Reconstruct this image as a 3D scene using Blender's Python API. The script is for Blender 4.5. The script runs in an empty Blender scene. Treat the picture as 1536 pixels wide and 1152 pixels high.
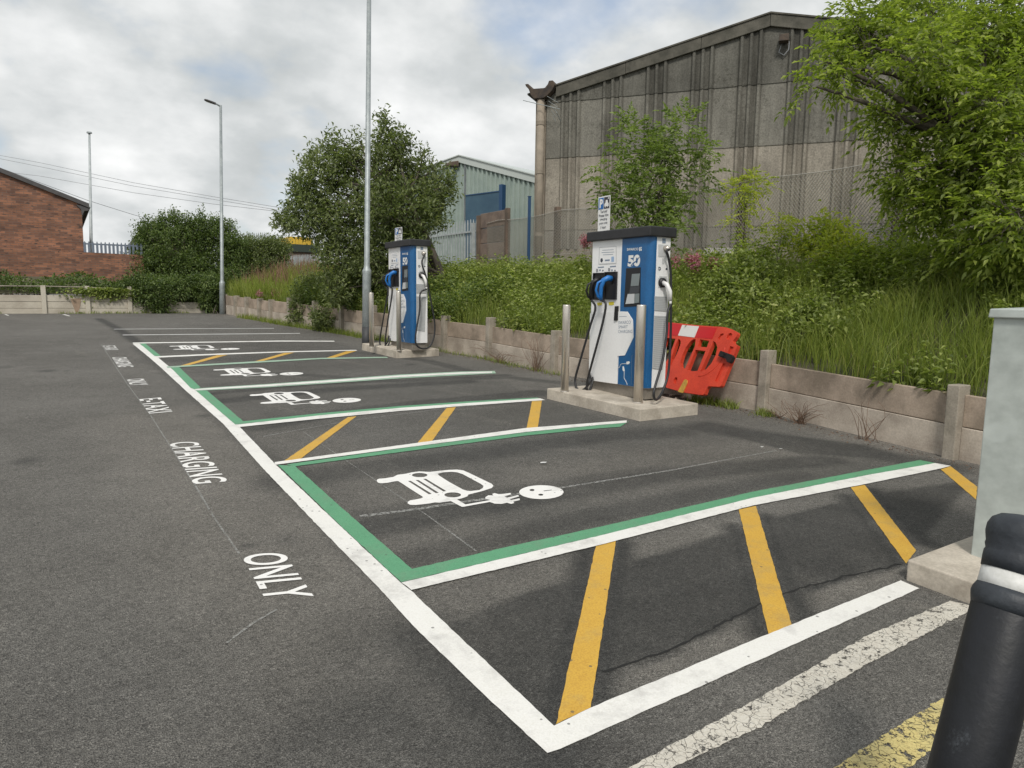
import bpy, math, random
import numpy as np
from mathutils import Vector, Matrix
random.seed(7); rng = np.random.default_rng(7)
SC = bpy.context.scene; COL = SC.collection
# ------------------------------------------------------------------ camera geometry
F = 1055.0; CAMH = 1.5
def nrm(v): v = np.asarray(v, float); return v/np.linalg.norm(v)
_up = nrm([.014, -1, (446-576)/F]); _a = np.array([(85-768)/F, (392-576)/F, 1])
_Y = nrm(_a-_up*_a.dot(_up)); _X = np.cross(-_up, _Y)
if _X[0] < 0: _X = -_X
R = np.array([_X, _Y, _up]); _g = R@nrm([.030, -1, (412-576)/F])
GX, GY = -_g[0]/_g[2], -_g[1]/_g[2]
CAM = np.array([0, 0, CAMH])
def ray(x, y): return R@np.array([(x-768)/F, (y-576)/F, 1.])
def lotz(x, y): return GX*x+GY*y
def G(px, py, dz=0.0):
    r = ray(px, py); t = (dz-CAMH)/(r[2]-GX*r[0]-GY*r[1]); return CAM+r*t
def hit(px, py, p0, n):
    r = ray(px, py); n = np.asarray(n, float); return CAM+r*(n.dot(np.asarray(p0, float)-CAM)/n.dot(r))
def hx(px, py, x): return hit(px, py, (x, 0, 0), (1, 0, 0))
def hy(px, py, y): return hit(px, py, (0, y, 0), (0, 1, 0))
def at(px, py, d): return CAM+ray(px, py)*d
# ------------------------------------------------------------------ materials
def mat(name, col=(.5, .5, .5), rough=.6, metal=0., spec=.5):
    m = bpy.data.materials.new(name); m.use_nodes = True
    b = m.node_tree.nodes['Principled BSDF']
    b.inputs['Base Color'].default_value = (*col, 1); b.inputs['Roughness'].default_value = rough
    b.inputs['Metallic'].default_value = metal; b.inputs['Specular IOR Level'].default_value = spec
    return m
class NT:
    def __init__(s, m): s.m = m; s.t = m.node_tree; s.b = s.t.nodes.get('Principled BSDF')
    def n(s, typ, **kw):
        nd = s.t.nodes.new(typ)
        for k, v in kw.items():
            if k in nd.inputs: nd.inputs[k].default_value = v
            else: setattr(nd, k, v)
        return nd
    def l(s, a, b): s.t.links.new(a, b)
    def pos(s, scale=(1, 1, 1), obj=True):
        tc = s.n('ShaderNodeTexCoord'); mp = s.n('ShaderNodeMapping'); mp.inputs['Scale'].default_value = scale
        if obj: s.l(tc.outputs['Object'], mp.inputs['Vector'])
        else:
            g = s.n('ShaderNodeNewGeometry'); s.l(g.outputs['Position'], mp.inputs['Vector'])
        return mp.outputs['Vector']
    def noise(s, vec, scale=5, detail=4, rough=.55):
        nd = s.n('ShaderNodeTexNoise'); nd.inputs['Scale'].default_value = scale; nd.inputs['Detail'].default_value = detail
        nd.inputs['Roughness'].default_value = rough; s.l(vec, nd.inputs['Vector']); return nd.outputs['Fac']
    def ramp(s, fac, stops):
        r = s.n('ShaderNodeValToRGB'); e = r.color_ramp.elements
        while len(e) < len(stops): e.new(.5)
        for i, (p, c) in enumerate(stops):
            e[i].position = p; e[i].color = (*c, 1) if len(c) == 3 else c
        s.l(fac, r.inputs['Fac']); return r.outputs['Color']
    def mix(s, fac, a, b, blend='MIX'):
        m = s.n('ShaderNodeMix', data_type='RGBA', blend_type=blend)
        for v, i in ((fac, 0), (a, 6), (b, 7)):
            if isinstance(v, (int, float)): m.inputs[i].default_value = v
            elif isinstance(v, tuple): m.inputs[i].default_value = (*v, 1)
            else: s.l(v, m.inputs[i])
        return m.outputs[2]
    def math(s, op, a, b=0., c=None):
        m = s.n('ShaderNodeMath', operation=op)
        for i, v in enumerate((a, b, c)):
            if v is None: continue
            if isinstance(v, (int, float)): m.inputs[i].default_value = v
            else: s.l(v, m.inputs[i])
        return m.outputs[0]
    def col(s, c): s.l(c, s.b.inputs['Base Color'])
    def bump(s, h, st=.3, dist=.01):
        b = s.n('ShaderNodeBump'); b.inputs['Strength'].default_value = st; b.inputs['Distance'].default_value = dist
        s.l(h, b.inputs['Height']); s.l(b.outputs['Normal'], s.b.inputs['Normal'])
def grey(v, t=(1, 1, 1)): return (v*t[0], v*t[1], v*t[2])

def dirty(name, col, col2, scale=3, rough=.7, bump=.2, zs=1., fine=60, metal=0.):
    m = mat(name, col, rough, metal); N = NT(m); v = N.pos((1, 1, zs), obj=False)
    f = N.noise(v, scale, 6, .6); f2 = N.noise(v, fine, 3, .6)
    c = N.ramp(f, [(.35, col2), (.62, col)]); c = N.mix(.35, c, N.ramp(f2, [(.3, grey(.35)), (.7, grey(.75))]), 'OVERLAY')
    N.col(c); N.bump(f2, bump, .004); return m

def asphalt_mat():
    m = mat('asphalt', (.06, .06, .055), .88, 0, .35); N = NT(m); v = N.pos(obj=False)
    big = N.noise(v, .55, 5, .6); mid = N.noise(v, 3.2, 5, .65)
    base = N.ramp(big, [(.3, (.128, .122, .108)), (.5, (.152, .145, .130)), (.7, (.180, .172, .155))])
    base = N.mix(.35, base, N.ramp(mid, [(.3, grey(.34)), (.7, grey(.64))]), 'OVERLAY')
    vo = N.n('ShaderNodeTexVoronoi'); vo.inputs['Scale'].default_value = 140; N.l(v, vo.inputs['Vector'])
    sep = N.n('ShaderNodeSeparateColor'); N.l(vo.outputs['Color'], sep.inputs[0])
    stone = N.ramp(sep.outputs[0], [(.0, grey(.22)), (.45, grey(.5)), (.8, grey(.6)), (1., grey(.86))])
    base = N.mix(.6, base, stone, 'OVERLAY')
    fine = N.noise(v, 260, 3, .7)
    base = N.mix(.85, base, N.ramp(fine, [(.36, grey(.05)), (.66, grey(.95))]), 'OVERLAY')
    g45 = N.noise(v, 38, 4, .75)
    base = N.mix(.38, base, N.ramp(g45, [(.33, grey(.24)), (.66, grey(.76))]), 'OVERLAY')
    at_ = N.n('ShaderNodeAttribute'); at_.attribute_name = 'tone'
    sp = N.n('ShaderNodeSeparateColor'); N.l(at_.outputs['Color'], sp.inputs[0])
    wob = N.math('MULTIPLY', N.math('ADD', N.math('MULTIPLY', N.noise(v, 6, 5, .7), .7), .65), sp.outputs[0])
    base = N.mix(wob, base, N.mix(1., base, (.33, .345, .36), 'MULTIPLY'))
    lt = N.math('MULTIPLY', N.math('ADD', N.noise(v, 9, 5, .7), .5), sp.outputs[1])
    base = N.mix(lt, base, N.mix(1., base, (1.6, 1.55, 1.5), 'MULTIPLY'))
    # scattered pale specks of chalk and grit
    sk = N.n('ShaderNodeTexVoronoi'); sk.inputs['Scale'].default_value = 2.6; N.l(v, sk.inputs['Vector'])
    spk = N.math('LESS_THAN', sk.outputs['Distance'], .022)
    base = N.mix(N.math('MULTIPLY', spk, .5), base, (.4, .38, .34))
    N.col(base)
    h = N.math('ADD', N.math('MULTIPLY', fine, .6), N.math('ADD', g45, vo.outputs['Distance']))
    N.bump(h, .75, .012)
    return m
def paint_mat(name, col, wear=.0, cracked=False, edge=.0):
    m = mat(name, col, .6, 0, .4); N = NT(m); v = N.pos(obj=False)
    f = N.noise(v, 9, 5, .65); f2 = N.noise(v, 130, 3, .7)
    c = N.mix(.5, col, N.ramp(f, [(.3, grey(.40)), (.7, grey(.56))]), 'OVERLAY')
    c = N.mix(.45, c, N.ramp(f2, [(.3, grey(.2)), (.58, grey(.56))]), 'OVERLAY')
    c = N.mix(N.math('MULTIPLY', N.ramp(N.noise(v, 4.5, 6, .75), [(.50, (0, 0, 0)), (.72, (1, 1, 1))]), .42), c, (.16, .145, .125))
    sk = N.n('ShaderNodeTexVoronoi'); sk.inputs['Scale'].default_value = 14; N.l(v, sk.inputs['Vector'])
    pit = N.math('MULTIPLY', N.math('LESS_THAN', sk.outputs['Distance'], .10), N.math('GREATER_THAN', N.noise(v, 3, 2), .5))
    c = N.mix(N.math('MULTIPLY', pit, .7), c, (.08, .075, .07)); N.col(c)
    N.bump(f2, .5, .004)
    tr = N.n('ShaderNodeBsdfTransparent'); ms = N.n('ShaderNodeMixShader'); out = N.t.nodes['Material Output']
    if cracked:
        wv = N.n('ShaderNodeMix', data_type='VECTOR'); wv.inputs[0].default_value = .10
        nz = N.n('ShaderNodeTexNoise'); nz.inputs['Scale'].default_value = 14; N.l(v, nz.inputs['Vector'])
        N.l(v, wv.inputs[4]); N.l(nz.outputs['Color'], wv.inputs[5])
        vo = N.n('ShaderNodeTexVoronoi', feature='DISTANCE_TO_EDGE'); vo.inputs['Scale'].default_value = 30; N.l(wv.outputs[1], vo.inputs['Vector'])
        th = N.math('MULTIPLY', N.math('SUBTRACT', N.noise(v, 7, 4), .30), .13 if wear < .5 else .20)
        a = N.math('GREATER_THAN', vo.outputs['Distance'], th)
        a = N.math('MULTIPLY', N.math('ADD', N.math('MULTIPLY', a, .62), .38), N.math('GREATER_THAN', N.noise(v, 24, 6, .8), .40+.1*wear))
    else:
        a = N.math('GREATER_THAN', N.noise(v, 70, 5, .75), .22+.28*wear)
    N.l(a, ms.inputs[0]); N.l(tr.outputs[0], ms.inputs[1]); N.l(N.b.outputs[0], ms.inputs[2]); N.l(ms.outputs[0], out.inputs['Surface'])
    return m
def leaf_mat(name, stops, trans=.3, rough=.5):
    m = mat(name, (.08, .12, .03), rough, 0, .35); N = NT(m)
    g = N.n('ShaderNodeNewGeometry'); v = N.pos(obj=False)
    f = N.math('ADD', N.math('MULTIPLY', g.outputs['Random Per Island'], .6), N.math('MULTIPLY', N.noise(v, 1.7, 3), .4))
    c = N.ramp(f, stops); N.col(c)
    t = N.n('ShaderNodeBsdfTranslucent'); N.l(N.mix(1., c, (1.5, 1.7, .7), 'MULTIPLY'), t.inputs['Color'])
    ms = N.n('ShaderNodeMixShader'); ms.inputs[0].default_value = trans
    N.l(N.b.outputs[0], ms.inputs[1]); N.l(t.outputs[0], ms.inputs[2]); N.l(ms.outputs[0], N.t.nodes['Material Output'].inputs['Surface'])
    return m
def brick_mat():
    m = mat('brick_wall', (.3, .12, .07), .9); N = NT(m); tc = N.n('ShaderNodeNewGeometry')
    sx = N.n('ShaderNodeSeparateXYZ'); N.l(tc.outputs['Position'], sx.inputs[0])
    cx = N.n('ShaderNodeCombineXYZ'); N.l(N.math('ADD', sx.outputs[0], sx.outputs[1]), cx.inputs[0]); N.l(sx.outputs[2], cx.inputs[1])
    br = N.n('ShaderNodeTexBrick'); N.l(cx.outputs[0], br.inputs['Vector'])
    br.inputs['Scale'].default_value = 1.; br.inputs['Brick Width'].default_value = .225; br.inputs['Row Height'].default_value = .075
    br.inputs['Mortar Size'].default_value = .006; br.inputs['Bias'].default_value = -.1
    br.inputs['Color1'].default_value = (.33, .150, .085, 1); br.inputs['Color2'].default_value = (.14, .072, .050, 1); br.inputs['Mortar'].default_value = (.16, .12, .10, 1)
    f = N.noise(N.pos((1, 1, 2.2), obj=False), 1.6, 5, .65)
    c = N.mix(.75, br.outputs['Color'], N.ramp(f, [(.33, grey(.28)), (.7, grey(.62))]), 'OVERLAY')
    f3 = N.noise(N.pos((1, 1, 5), obj=False), 5, 3, .6)
    c = N.mix(N.math('GREATER_THAN', f3, .60), c, (.075, .05, .04)); N.col(c); return m
def sheet_mat():
    m = mat('weathered_cement_sheet', (.3, .27, .22), .92, 0, .2); N = NT(m); v = N.pos((1, 1, 1), obj=False)
    st = N.noise(N.pos((3.5, 3.5, .22), obj=False), 2.2, 5, .6); blot = N.noise(v, .8, 6, .7); fine = N.noise(v, 26, 5, .75)
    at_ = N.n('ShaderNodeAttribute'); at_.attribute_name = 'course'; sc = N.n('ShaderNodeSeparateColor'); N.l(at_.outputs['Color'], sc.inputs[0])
    # red: which course of sheets (newer and cleaner low down); green: corrugated strip, grooves coloured dark as rib shading, with streaky dirt
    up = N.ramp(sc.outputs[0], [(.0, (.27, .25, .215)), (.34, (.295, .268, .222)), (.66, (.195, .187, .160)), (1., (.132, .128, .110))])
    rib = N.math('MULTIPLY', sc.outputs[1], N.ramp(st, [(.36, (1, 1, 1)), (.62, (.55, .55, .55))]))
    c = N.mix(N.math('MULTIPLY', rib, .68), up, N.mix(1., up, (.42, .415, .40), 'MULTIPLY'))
    c = N.mix(.4, c, N.ramp(st, [(.34, grey(.34)), (.62, grey(.60))]), 'OVERLAY')
    c = N.mix(.6, c, N.ramp(blot, [(.32, grey(.26)), (.68, grey(.66))]), 'OVERLAY')
    c = N.mix(.7, c, N.ramp(fine, [(.3, grey(.25)), (.68, grey(.72))]), 'OVERLAY')
    lich = N.math('MULTIPLY', N.math('GREATER_THAN', N.noise(v, 9, 6, .85), .55), N.math('GREATER_THAN', N.noise(N.pos((1, 1, 1.6), obj=False), .7, 3), .5))
    c = N.mix(N.math('MULTIPLY', lich, N.math('MULTIPLY', sc.outputs[0], .75)), c, (.07, .067, .055))
    N.col(c); N.bump(fine, .3, .01); return m

M = {}
M['asphalt'] = asphalt_mat()
M['white_line'] = paint_mat('white_road_paint', (.76, .75, .71), .05)
M['white_text'] = paint_mat('white_text_paint', (.80, .79, .76), .15)
M['green'] = paint_mat('green_road_paint', (.110, .325, .175), .12)
M['pale_green'] = paint_mat('pale_green_paint', (.33, .48, .36), .2)
M['yellow'] = paint_mat('yellow_road_paint', (.60, .365, .055), .12)
M['worn_white'] = paint_mat('worn_white_paint', (.58, .55, .48), .2, True)
M['worn_yellow'] = paint_mat('worn_yellow_paint', (.58, .49, .20), .5, True)
M['chalk'] = paint_mat('chalk_line', (.30, .30, .28), .95)
M['thin_white'] = paint_mat('thin_white_line', (.5, .5, .48), .5)
M['concrete'] = dirty('pale_concrete', (.50, .45, .375), (.33, .29, .235), 4.5, .85, .4)
M['base_steel'] = dirty('dull_steel', (.26, .235, .20), (.20, .18, .155), 5, .5, .05, 1., 60, .3)
M['board'] = dirty('gravel_board_concrete', (.40, .32, .25), (.20, .16, .12), 2.4, .9, .4)
M['board_low'] = dirty('pale_gravel_board', (.47, .41, .34), (.28, .235, .19), 2.2, .9, .4)
M['backboard'] = dirty('pale_board_concrete', (.50, .46, .38), (.35, .31, .25), 1.5, .9)
M['post'] = dirty('post_concrete', (.34, .30, .245), (.22, .195, .155), 5, .9, .5)
M['fpost'] = dirty('brown_fence_post', (.16, .115, .085), (.09, .07, .055), 4, .9)
M['panel'] = dirty('brown_panel', (.22, .165, .13), (.12, .09, .075), 3, .9)
M['steel'] = mat('brushed_steel', (.66, .61, .54), .38, .75)
N = NT(M['steel']); f = N.noise(N.pos((60, 60, 3)), 4, 4); N.l(N.ramp(f, [(.3, grey(.25)), (.7, grey(.45))]), N.b.inputs['Roughness'])
M['galv'] = dirty('galvanised_steel', (.34, .37, .37), (.25, .28, .285), 7, .5, .05, 1., 40, .3)
M['wire'] = mat('galvanised_wire', (.40, .38, .34), .6, .1)
M['cablewire'] = mat('overhead_cable', (.28, .29, .30), .7)
M['black_root'] = dirty('dark_root_paint', (.045, .047, .05), (.03, .03, .03), 6, .6)
M['white'] = dirty('white_cabinet_paint', (.82, .82, .815), (.76, .76, .75), 2, .35, .02)
M['lid'] = dirty('dark_lid', (.025, .025, .027), (.018, .018, .019), 6, .55, .05)
M['blue'] = dirty('blue_fascia', (.012, .105, .27), (.010, .088, .23), 3, .3, .02)
M['blue_dark'] = mat('dark_blue_side', (.008, .07, .22), .35)
M['bluepl'] = mat('blue_plastic', (.02, .17, .50), .4)
M['blackpl'] = mat('black_plastic', (.012, .012, .013), .45)
M['rubber'] = mat('black_rubber', (.018, .018, .02), .5)
M['screen'] = mat('grey_screen', (.19, .22, .22), .2)
M['screen2'] = mat('dark_screen', (.05, .055, .06), .25)
M['lightgrey'] = mat('light_grey_vent', (.52, .53, .53), .5)
M['whitepl'] = mat('white_plastic', (.75, .74, .72), .35)
M['ylabel'] = mat('yellow_label', (.65, .55, .05), .5)
M['ink'] = mat('dark_ink', (.05, .06, .08), .6)
M['greyink'] = mat('grey_ink', (.20, .25, .32), .6)
M['signwhite'] = mat('sign_white', (.74, .74, .72), .5)
M['signblue'] = mat('sign_blue', (.02, .13, .38), .5)
M['signblack'] = mat('sign_black', (.03, .03, .04), .5)
M['orange'] = dirty('orange_plastic', (.66, .066, .030), (.55, .05, .025), 4, .5, .05)
M['redsheet'] = mat('red_reflective', (.55, .012, .015), .3)
M['whitesheet'] = mat('white_reflective', (.72, .72, .70), .4)
M['ystrap'] = dirty('yellow_foot', (.62, .38, .06), (.40, .25, .06), 20, .6)
M['cab'] = dirty('grey_green_cabinet_paint', (.44, .475, .445), (.36, .395, .37), 1.6, .45, .05, 1.3, 9)
N = NT(M['cab']); v = N.pos(obj=False); pt = N.ramp(N.noise(v, 4.2, 3, .4), [(.58, (0, 0, 0)), (.64, (1, 1, 1))])
old = N.b.inputs['Base Color'].links[0].from_socket; N.col(N.mix(N.math('MULTIPLY', pt, .35), old, (.60, .65, .62)))
M['bollard'] = dirty('black_plastic_bollard', (.007, .008, .011), (.004, .005, .006), 6, .5, .3, 1, 40)
N = NT(M['bollard']); v = N.pos(obj=False); sc_ = N.math('MULTIPLY', N.ramp(N.noise(N.pos((1, 1, .35), obj=False), 16, 5, .7), [(.60, (0, 0, 0)), (.70, (1, 1, 1))]), N.ramp(N.noise(v, 90, 4, .8), [(.45, (0, 0, 0)), (.6, (1, 1, 1))]))
old = N.b.inputs['Base Color'].links[0].from_socket; N.col(N.mix(N.math('MULTIPLY', sc_, .35), old, (.12, .135, .15)))
M['band'] = dirty('white_band', (.66, .66, .63), (.55, .55, .52), 8, .5)
M['cap'] = dirty('bollard_cap', (.04, .047, .055), (.02, .024, .03), 7, .55, .4)
M['brick'] = brick_mat(); M['sheet'] = sheet_mat()
M['barge'] = dirty('mossy_barge_board', (.115, .108, .088), (.060, .058, .046), 3, .95, .5)
M['gutter'] = dirty('rusty_gutter', (.09, .065, .045), (.035, .03, .027), 5, .9)
M['downpipe'] = dirty('beige_pipe', (.29, .245, .19), (.21, .18, .14), 3, .8)
M['whitewash'] = dirty('whitewashed_brick', (.52, .50, .46), (.35, .34, .31), 4, .9)
M['shed'] = dirty('pale_green_cladding', (.30, .36, .32), (.25, .31, .28), 2, .55, .05)
M['shedtrim'] = mat('pale_trim', (.48, .52, .49), .5)
M['doorblue'] = dirty('faded_blue_door', (.05, .105, .150), (.035, .08, .125), 2, .6)
M['postblue'] = mat('blue_painted_steel', (.018, .062, .145), .5)
M['palis'] = dirty('galvanised_palisade', (.42, .45, .45), (.30, .33, .335), 5, .5, .02)
M['palisblue'] = mat('blue_grey_palisade', (.15, .18, .225), .5)
M['slate'] = dirty('slate_roof', (.09, .085, .085), (.06, .06, .06), 4, .8)
M['yellowbox'] = mat('yellow_box', (.62, .42, .05), .6); M['darkgreen'] = mat('dark_green_tarp', (.03, .045, .035), .7)
M['bark'] = dirty('bark', (.10, .085, .065), (.05, .042, .035), 6, .95, .6)
M['twig'] = dirty('green_brown_twig', (.11, .105, .06), (.06, .055, .035), 6, .9)
M['drytwig'] = mat('dry_brown_stem', (.16, .10, .065), .9)
M['earth'] = dirty('weedy_earth', (.10, .085, .055), (.045, .05, .022), 2.2, .95, .6)
M['rubble'] = dirty('rubble', (.42, .36, .30), (.26, .22, .18), 9, .9)
M['lf_mid'] = leaf_mat('tree_leaves', [(.1, (.065, .085, .035)), (.5, (.145, .178, .075)), (.9, (.29, .32, .15))], .36)
M['lf_dark'] = leaf_mat('bush_leaves', [(.1, (.045, .070, .024)), (.5, (.100, .145, .046)), (.9, (.21, .26, .09))], .33)
M['lf_ash'] = leaf_mat('ash_leaves', [(.1, (.090, .125, .030)), (.45, (.195, .245, .052)), (.9, (.38, .43, .10))], .45)
M['lf_sap'] = leaf_mat('sapling_leaves', [(.1, (.09, .13, .045)), (.5, (.165, .215, .07)), (.9, (.28, .34, .12))], .4)
M['lf_yel'] = leaf_mat('yellow_green_leaves', [(.1, (.20, .25, .04)), (.5, (.34, .38, .06)), (.9, (.48, .46, .09))], .45)
M['lf_under'] = leaf_mat('undergrowth_leaves', [(.1, (.085, .115, .030)), (.4, (.185, .230, .062)), (.7, (.31, .36, .11)), (.97, (.46, .46, .19))], .35)
M['grass'] = leaf_mat('grass_blades', [(.1, (.10, .125, .028)), (.45, (.165, .215, .042)), (.75, (.26, .30, .065)), (.97, (.38, .31, .15))], .4)
M['grass2'] = leaf_mat('yellow_green_grass_blades', [(.1, (.13, .16, .03)), (.5, (.22, .27, .05)), (.9, (.34, .35, .10))], .35)  # lighter grass, yellow-green in its own colour
M['pink'] = leaf_mat('pink_petals', [(.1, (.30, .09, .13)), (.5, (.42, .16, .21)), (.9, (.52, .27, .31))], .2)
M['seed'] = mat('red_brown_seed_heads', (.20, .11, .075), .9)
M['litter'] = mat('white_litter', (.6, .6, .58), .6)
# ------------------------------------------------------------------ mesh helpers
def tag(o, label=None, cat=None, group=None, kind=None):
    if label: o['label'] = label
    if cat: o['category'] = cat
    if group: o['group'] = group
    if kind: o['kind'] = kind
    return o
def thing(name, loc, label, cat, group=None):
    o = bpy.data.objects.new(name, None); o.empty_display_size = .2; COL.objects.link(o); o.location = Vector(loc)
    o['wloc'] = [float(c) for c in loc]; return tag(o, label, cat, group)
def wl(o): return np.array(list(o['wloc'])) if o is not None else np.zeros(3)
def link(name, V, Fc, m, parent=None, smooth=False, origin=None):
    me = bpy.data.meshes.new(name); V = np.asarray(V, float)
    og = wl(parent) if parent is not None else (np.asarray(origin, float) if origin is not None else np.zeros(3))
    me.from_pydata((V-og).tolist(), [], [list(f) for f in Fc]); me.materials.append(m)
    if smooth: me.polygons.foreach_set('use_smooth', [True]*len(me.polygons))
    me.validate(); me.update()
    o = bpy.data.objects.new(name, me); COL.objects.link(o); o['wloc'] = [float(c) for c in og]
    if parent is not None: o.parent = parent
    else: o.location = Vector(og)
    if parent is not None and parent.type == 'MESH': pass
    return o
def bevel(o, w=.006, seg=2):
    b = o.modifiers.new('bevel', 'BEVEL'); b.width = w; b.segments = seg; b.limit_method = 'ANGLE'; b.angle_limit = math.radians(40)
    return o
class MB:
    def __init__(s): s.v = []; s.f = []
    def add(s, V, Fc):
        n = len(s.v); s.v += [tuple(p) for p in V]; s.f += [tuple(i+n for i in f) for f in Fc]; return s
    def box(s, lo, hi):
        (a, b, c), (d, e, f) = lo, hi
        return s.hexa([(a, b, c), (d, b, c), (d, e, c), (a, e, c)], [(a, b, f), (d, b, f), (d, e, f), (a, e, f)])
    def hexa(s, bot, top):
        return s.add(list(bot)+list(top), [(3, 2, 1, 0), (4, 5, 6, 7), (0, 1, 5, 4), (1, 2, 6, 5), (2, 3, 7, 6), (3, 0, 4, 7)])
    def prism(s, poly, vec):
        n = len(poly); P = [np.asarray(p, float) for p in poly]; v = np.asarray(vec, float)
        return s.add(P+[p+v for p in P], [tuple(range(n))[::-1], tuple(range(n, 2*n))]+[(i, (i+1) % n, n+(i+1) % n, n+i) for i in range(n)])
    def tube(s, path, rad, n=8, cap=True):
        P = [np.asarray(p, float) for p in path]; k = len(P)
        if isinstance(rad, (int, float)): rad = [rad]*k
        V = []; prev = None
        for i, p in enumerate(P):
            d = nrm(P[min(i+1, k-1)]-P[max(i-1, 0)]+1e-9)
            if prev is None:
                a = np.cross(d, (0, 0, 1)); a = np.cross(d, (0, 1, 0)) if np.linalg.norm(a) < .1 else a
            else: a = prev-d*prev.dot(d)
            a = nrm(a); prev = a; b = np.cross(d, a)
            for j in range(n):
                t = 2*math.pi*j/n; V.append(p+rad[i]*(a*math.cos(t)+b*math.sin(t)))
        Fc = [(i*n+j, i*n+(j+1) % n, (i+1)*n+(j+1) % n, (i+1)*n+j) for i in range(k-1) for j in range(n)]
        if cap: Fc += [tuple(range(n))[::-1], tuple(range((k-1)*n, k*n))]
        return s.add(V, Fc)
    def build(s, name, m, parent=None, smooth=False, origin=None): return link(name, s.v, s.f, m, parent, smooth, origin)
def curve_mesh(splines, extrude=0.):
    cu = bpy.data.curves.new('tmp', 'CURVE'); cu.dimensions = '2D'; cu.fill_mode = 'BOTH'; cu.extrude = extrude
    for sp in splines:
        s = cu.splines.new('POLY'); s.points.add(len(sp)-1); s.use_cyclic_u = True
        for i, p in enumerate(sp): s.points[i].co = (p[0], p[1], 0, 1)
    return _ev(cu)
def _ev(cu):
    o = bpy.data.objects.new('tmp', cu); COL.objects.link(o); dg = bpy.context.evaluated_depsgraph_get()
    me = bpy.data.meshes.new_from_object(o.evaluated_get(dg)); V = np.array([v.co[:] for v in me.vertices]); Fc = [tuple(p.vertices) for p in me.polygons]
    bpy.data.objects.remove(o); bpy.data.curves.remove(cu); bpy.data.meshes.remove(me); return V, Fc
def text_mesh(s, bold=0., space=1., align='LEFT'):
    cu = bpy.data.curves.new('tmp', 'FONT'); cu.body = s; cu.size = 1; cu.offset = bold; cu.space_character = space; cu.align_x = align; cu.space_line = .95
    V, Fc = _ev(cu); lo = V.min(0); hi = V.max(0); V = (V-lo)/np.maximum(hi-lo, 1e-9); return V, Fc
def text_on(s, O, U, W, name, m, parent=None, bold=0., align='CENTER', space=1., off=None):
    """text stretched into the parallelogram at O with edge vectors U (reading direction) and W (up)"""
    V, Fc = text_mesh(s, bold, space, align); O, U, W = map(lambda a: np.asarray(a, float), (O, U, W))
    P = O+V[:, :1]*U+V[:, 1:2]*W
    if off is not None: P = P+np.asarray(off)
    return link(name, P, Fc, m, parent)
def ell(cx, cy, rx, ry, n=28): return [(cx+rx*math.cos(2*math.pi*i/n), cy+ry*math.sin(2*math.pi*i/n)) for i in range(n)]
def struct(name, V, Fc, m, label=None): return tag(link(name, V, Fc, m), label, None, None, 'structure')

# ------------------------------------------------------------------ ground
def gz(x, y):
    x = np.asarray(x, float); y = np.asarray(y, float)
    yy = np.where(y > 26, 26+4*(1-np.exp(-(y-26)/4.)), y); yy = np.where(yy < -6, -6-3*(1-np.exp((yy+6)/3.)), yy); xx = np.clip(x, -30, 12)
    z = GX*xx+GY*yy; d = np.sqrt(x*x+y*y); return np.where(d > 60, z-(d-60)*.002, z)
def seg_dist(X, Y, a, b):
    a = np.array(a); b = np.array(b); d = b-a; L2 = d.dot(d); t = np.clip(((X-a[0])*d[0]+(Y-a[1])*d[1])/L2, 0, 1)
    return np.hypot(X-a[0]-t*d[0], Y-a[1]-t*d[1])
def inpoly(X, Y, P):
    r = np.zeros(X.shape, bool); n = len(P)
    for i in range(n):
        (x0, y0), (x1, y1) = P[i], P[(i+1) % n]
        if y0 == y1: continue
        c = ((y0 > Y) != (y1 > Y)) & (X < (x1-x0)*(Y-y0)/(y1-y0)+x0); r ^= c
    return r
def axis(segs):
    a = []
    for lo, hi, st in segs: a += list(np.arange(lo, hi-1e-6, st))
    return np.array(a+[segs[-1][1]])
WALLP = [(6.5, 1.), (6.60, 2.85), (6.87, 5.25), (6.68, 7.1), (6.46, 8.83), (6.44, 10.79), (6.22, 12.1), (5.85, 14.9), (5.4, 17.6), (4.95, 20.13), (4.5, 23.2)]
gx = axis([(-400, -60, 40), (-60, -12, 4), (-12, -2, .5), (-2, 7.2, .04), (7.2, 12, 1), (12, 60, 6), (60, 400, 40)])
gy = axis([(-300, -40, 30), (-40, -2, 3), (-2, 12, .04), (12, 26, .12), (26, 60, 4), (60, 500, 40)])
XX, YY = np.meshgrid(gx, gy); ZZ = gz(XX, YY)
tone = np.zeros(XX.shape); lite = np.zeros(XX.shape)
def patch(px, amt, feather, arr):
    P = [tuple(G(*p)[:2]) for p in px]; ins = inpoly(XX, YY, P); d = np.full(XX.shape, 9.)
    for i in range(len(P)): d = np.minimum(d, seg_dist(XX, YY, P[i], P[(i+1) % len(P)]))
    v = np.clip(.5+np.where(ins, d, -d)/(2*feather), 0, 1)*amt; np.maximum(arr, v, out=arr)
def band(px, w, amt, feather, arr):
    P = [tuple(G(*p)[:2]) for p in px]; d = np.full(XX.shape, 9.)
    for i in range(len(P)-1): d = np.minimum(d, seg_dist(XX, YY, P[i], P[i+1]))
    v = np.clip((w/2+feather-d)/feather, 0, 1)*amt; np.maximum(arr, v, out=arr)
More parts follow.
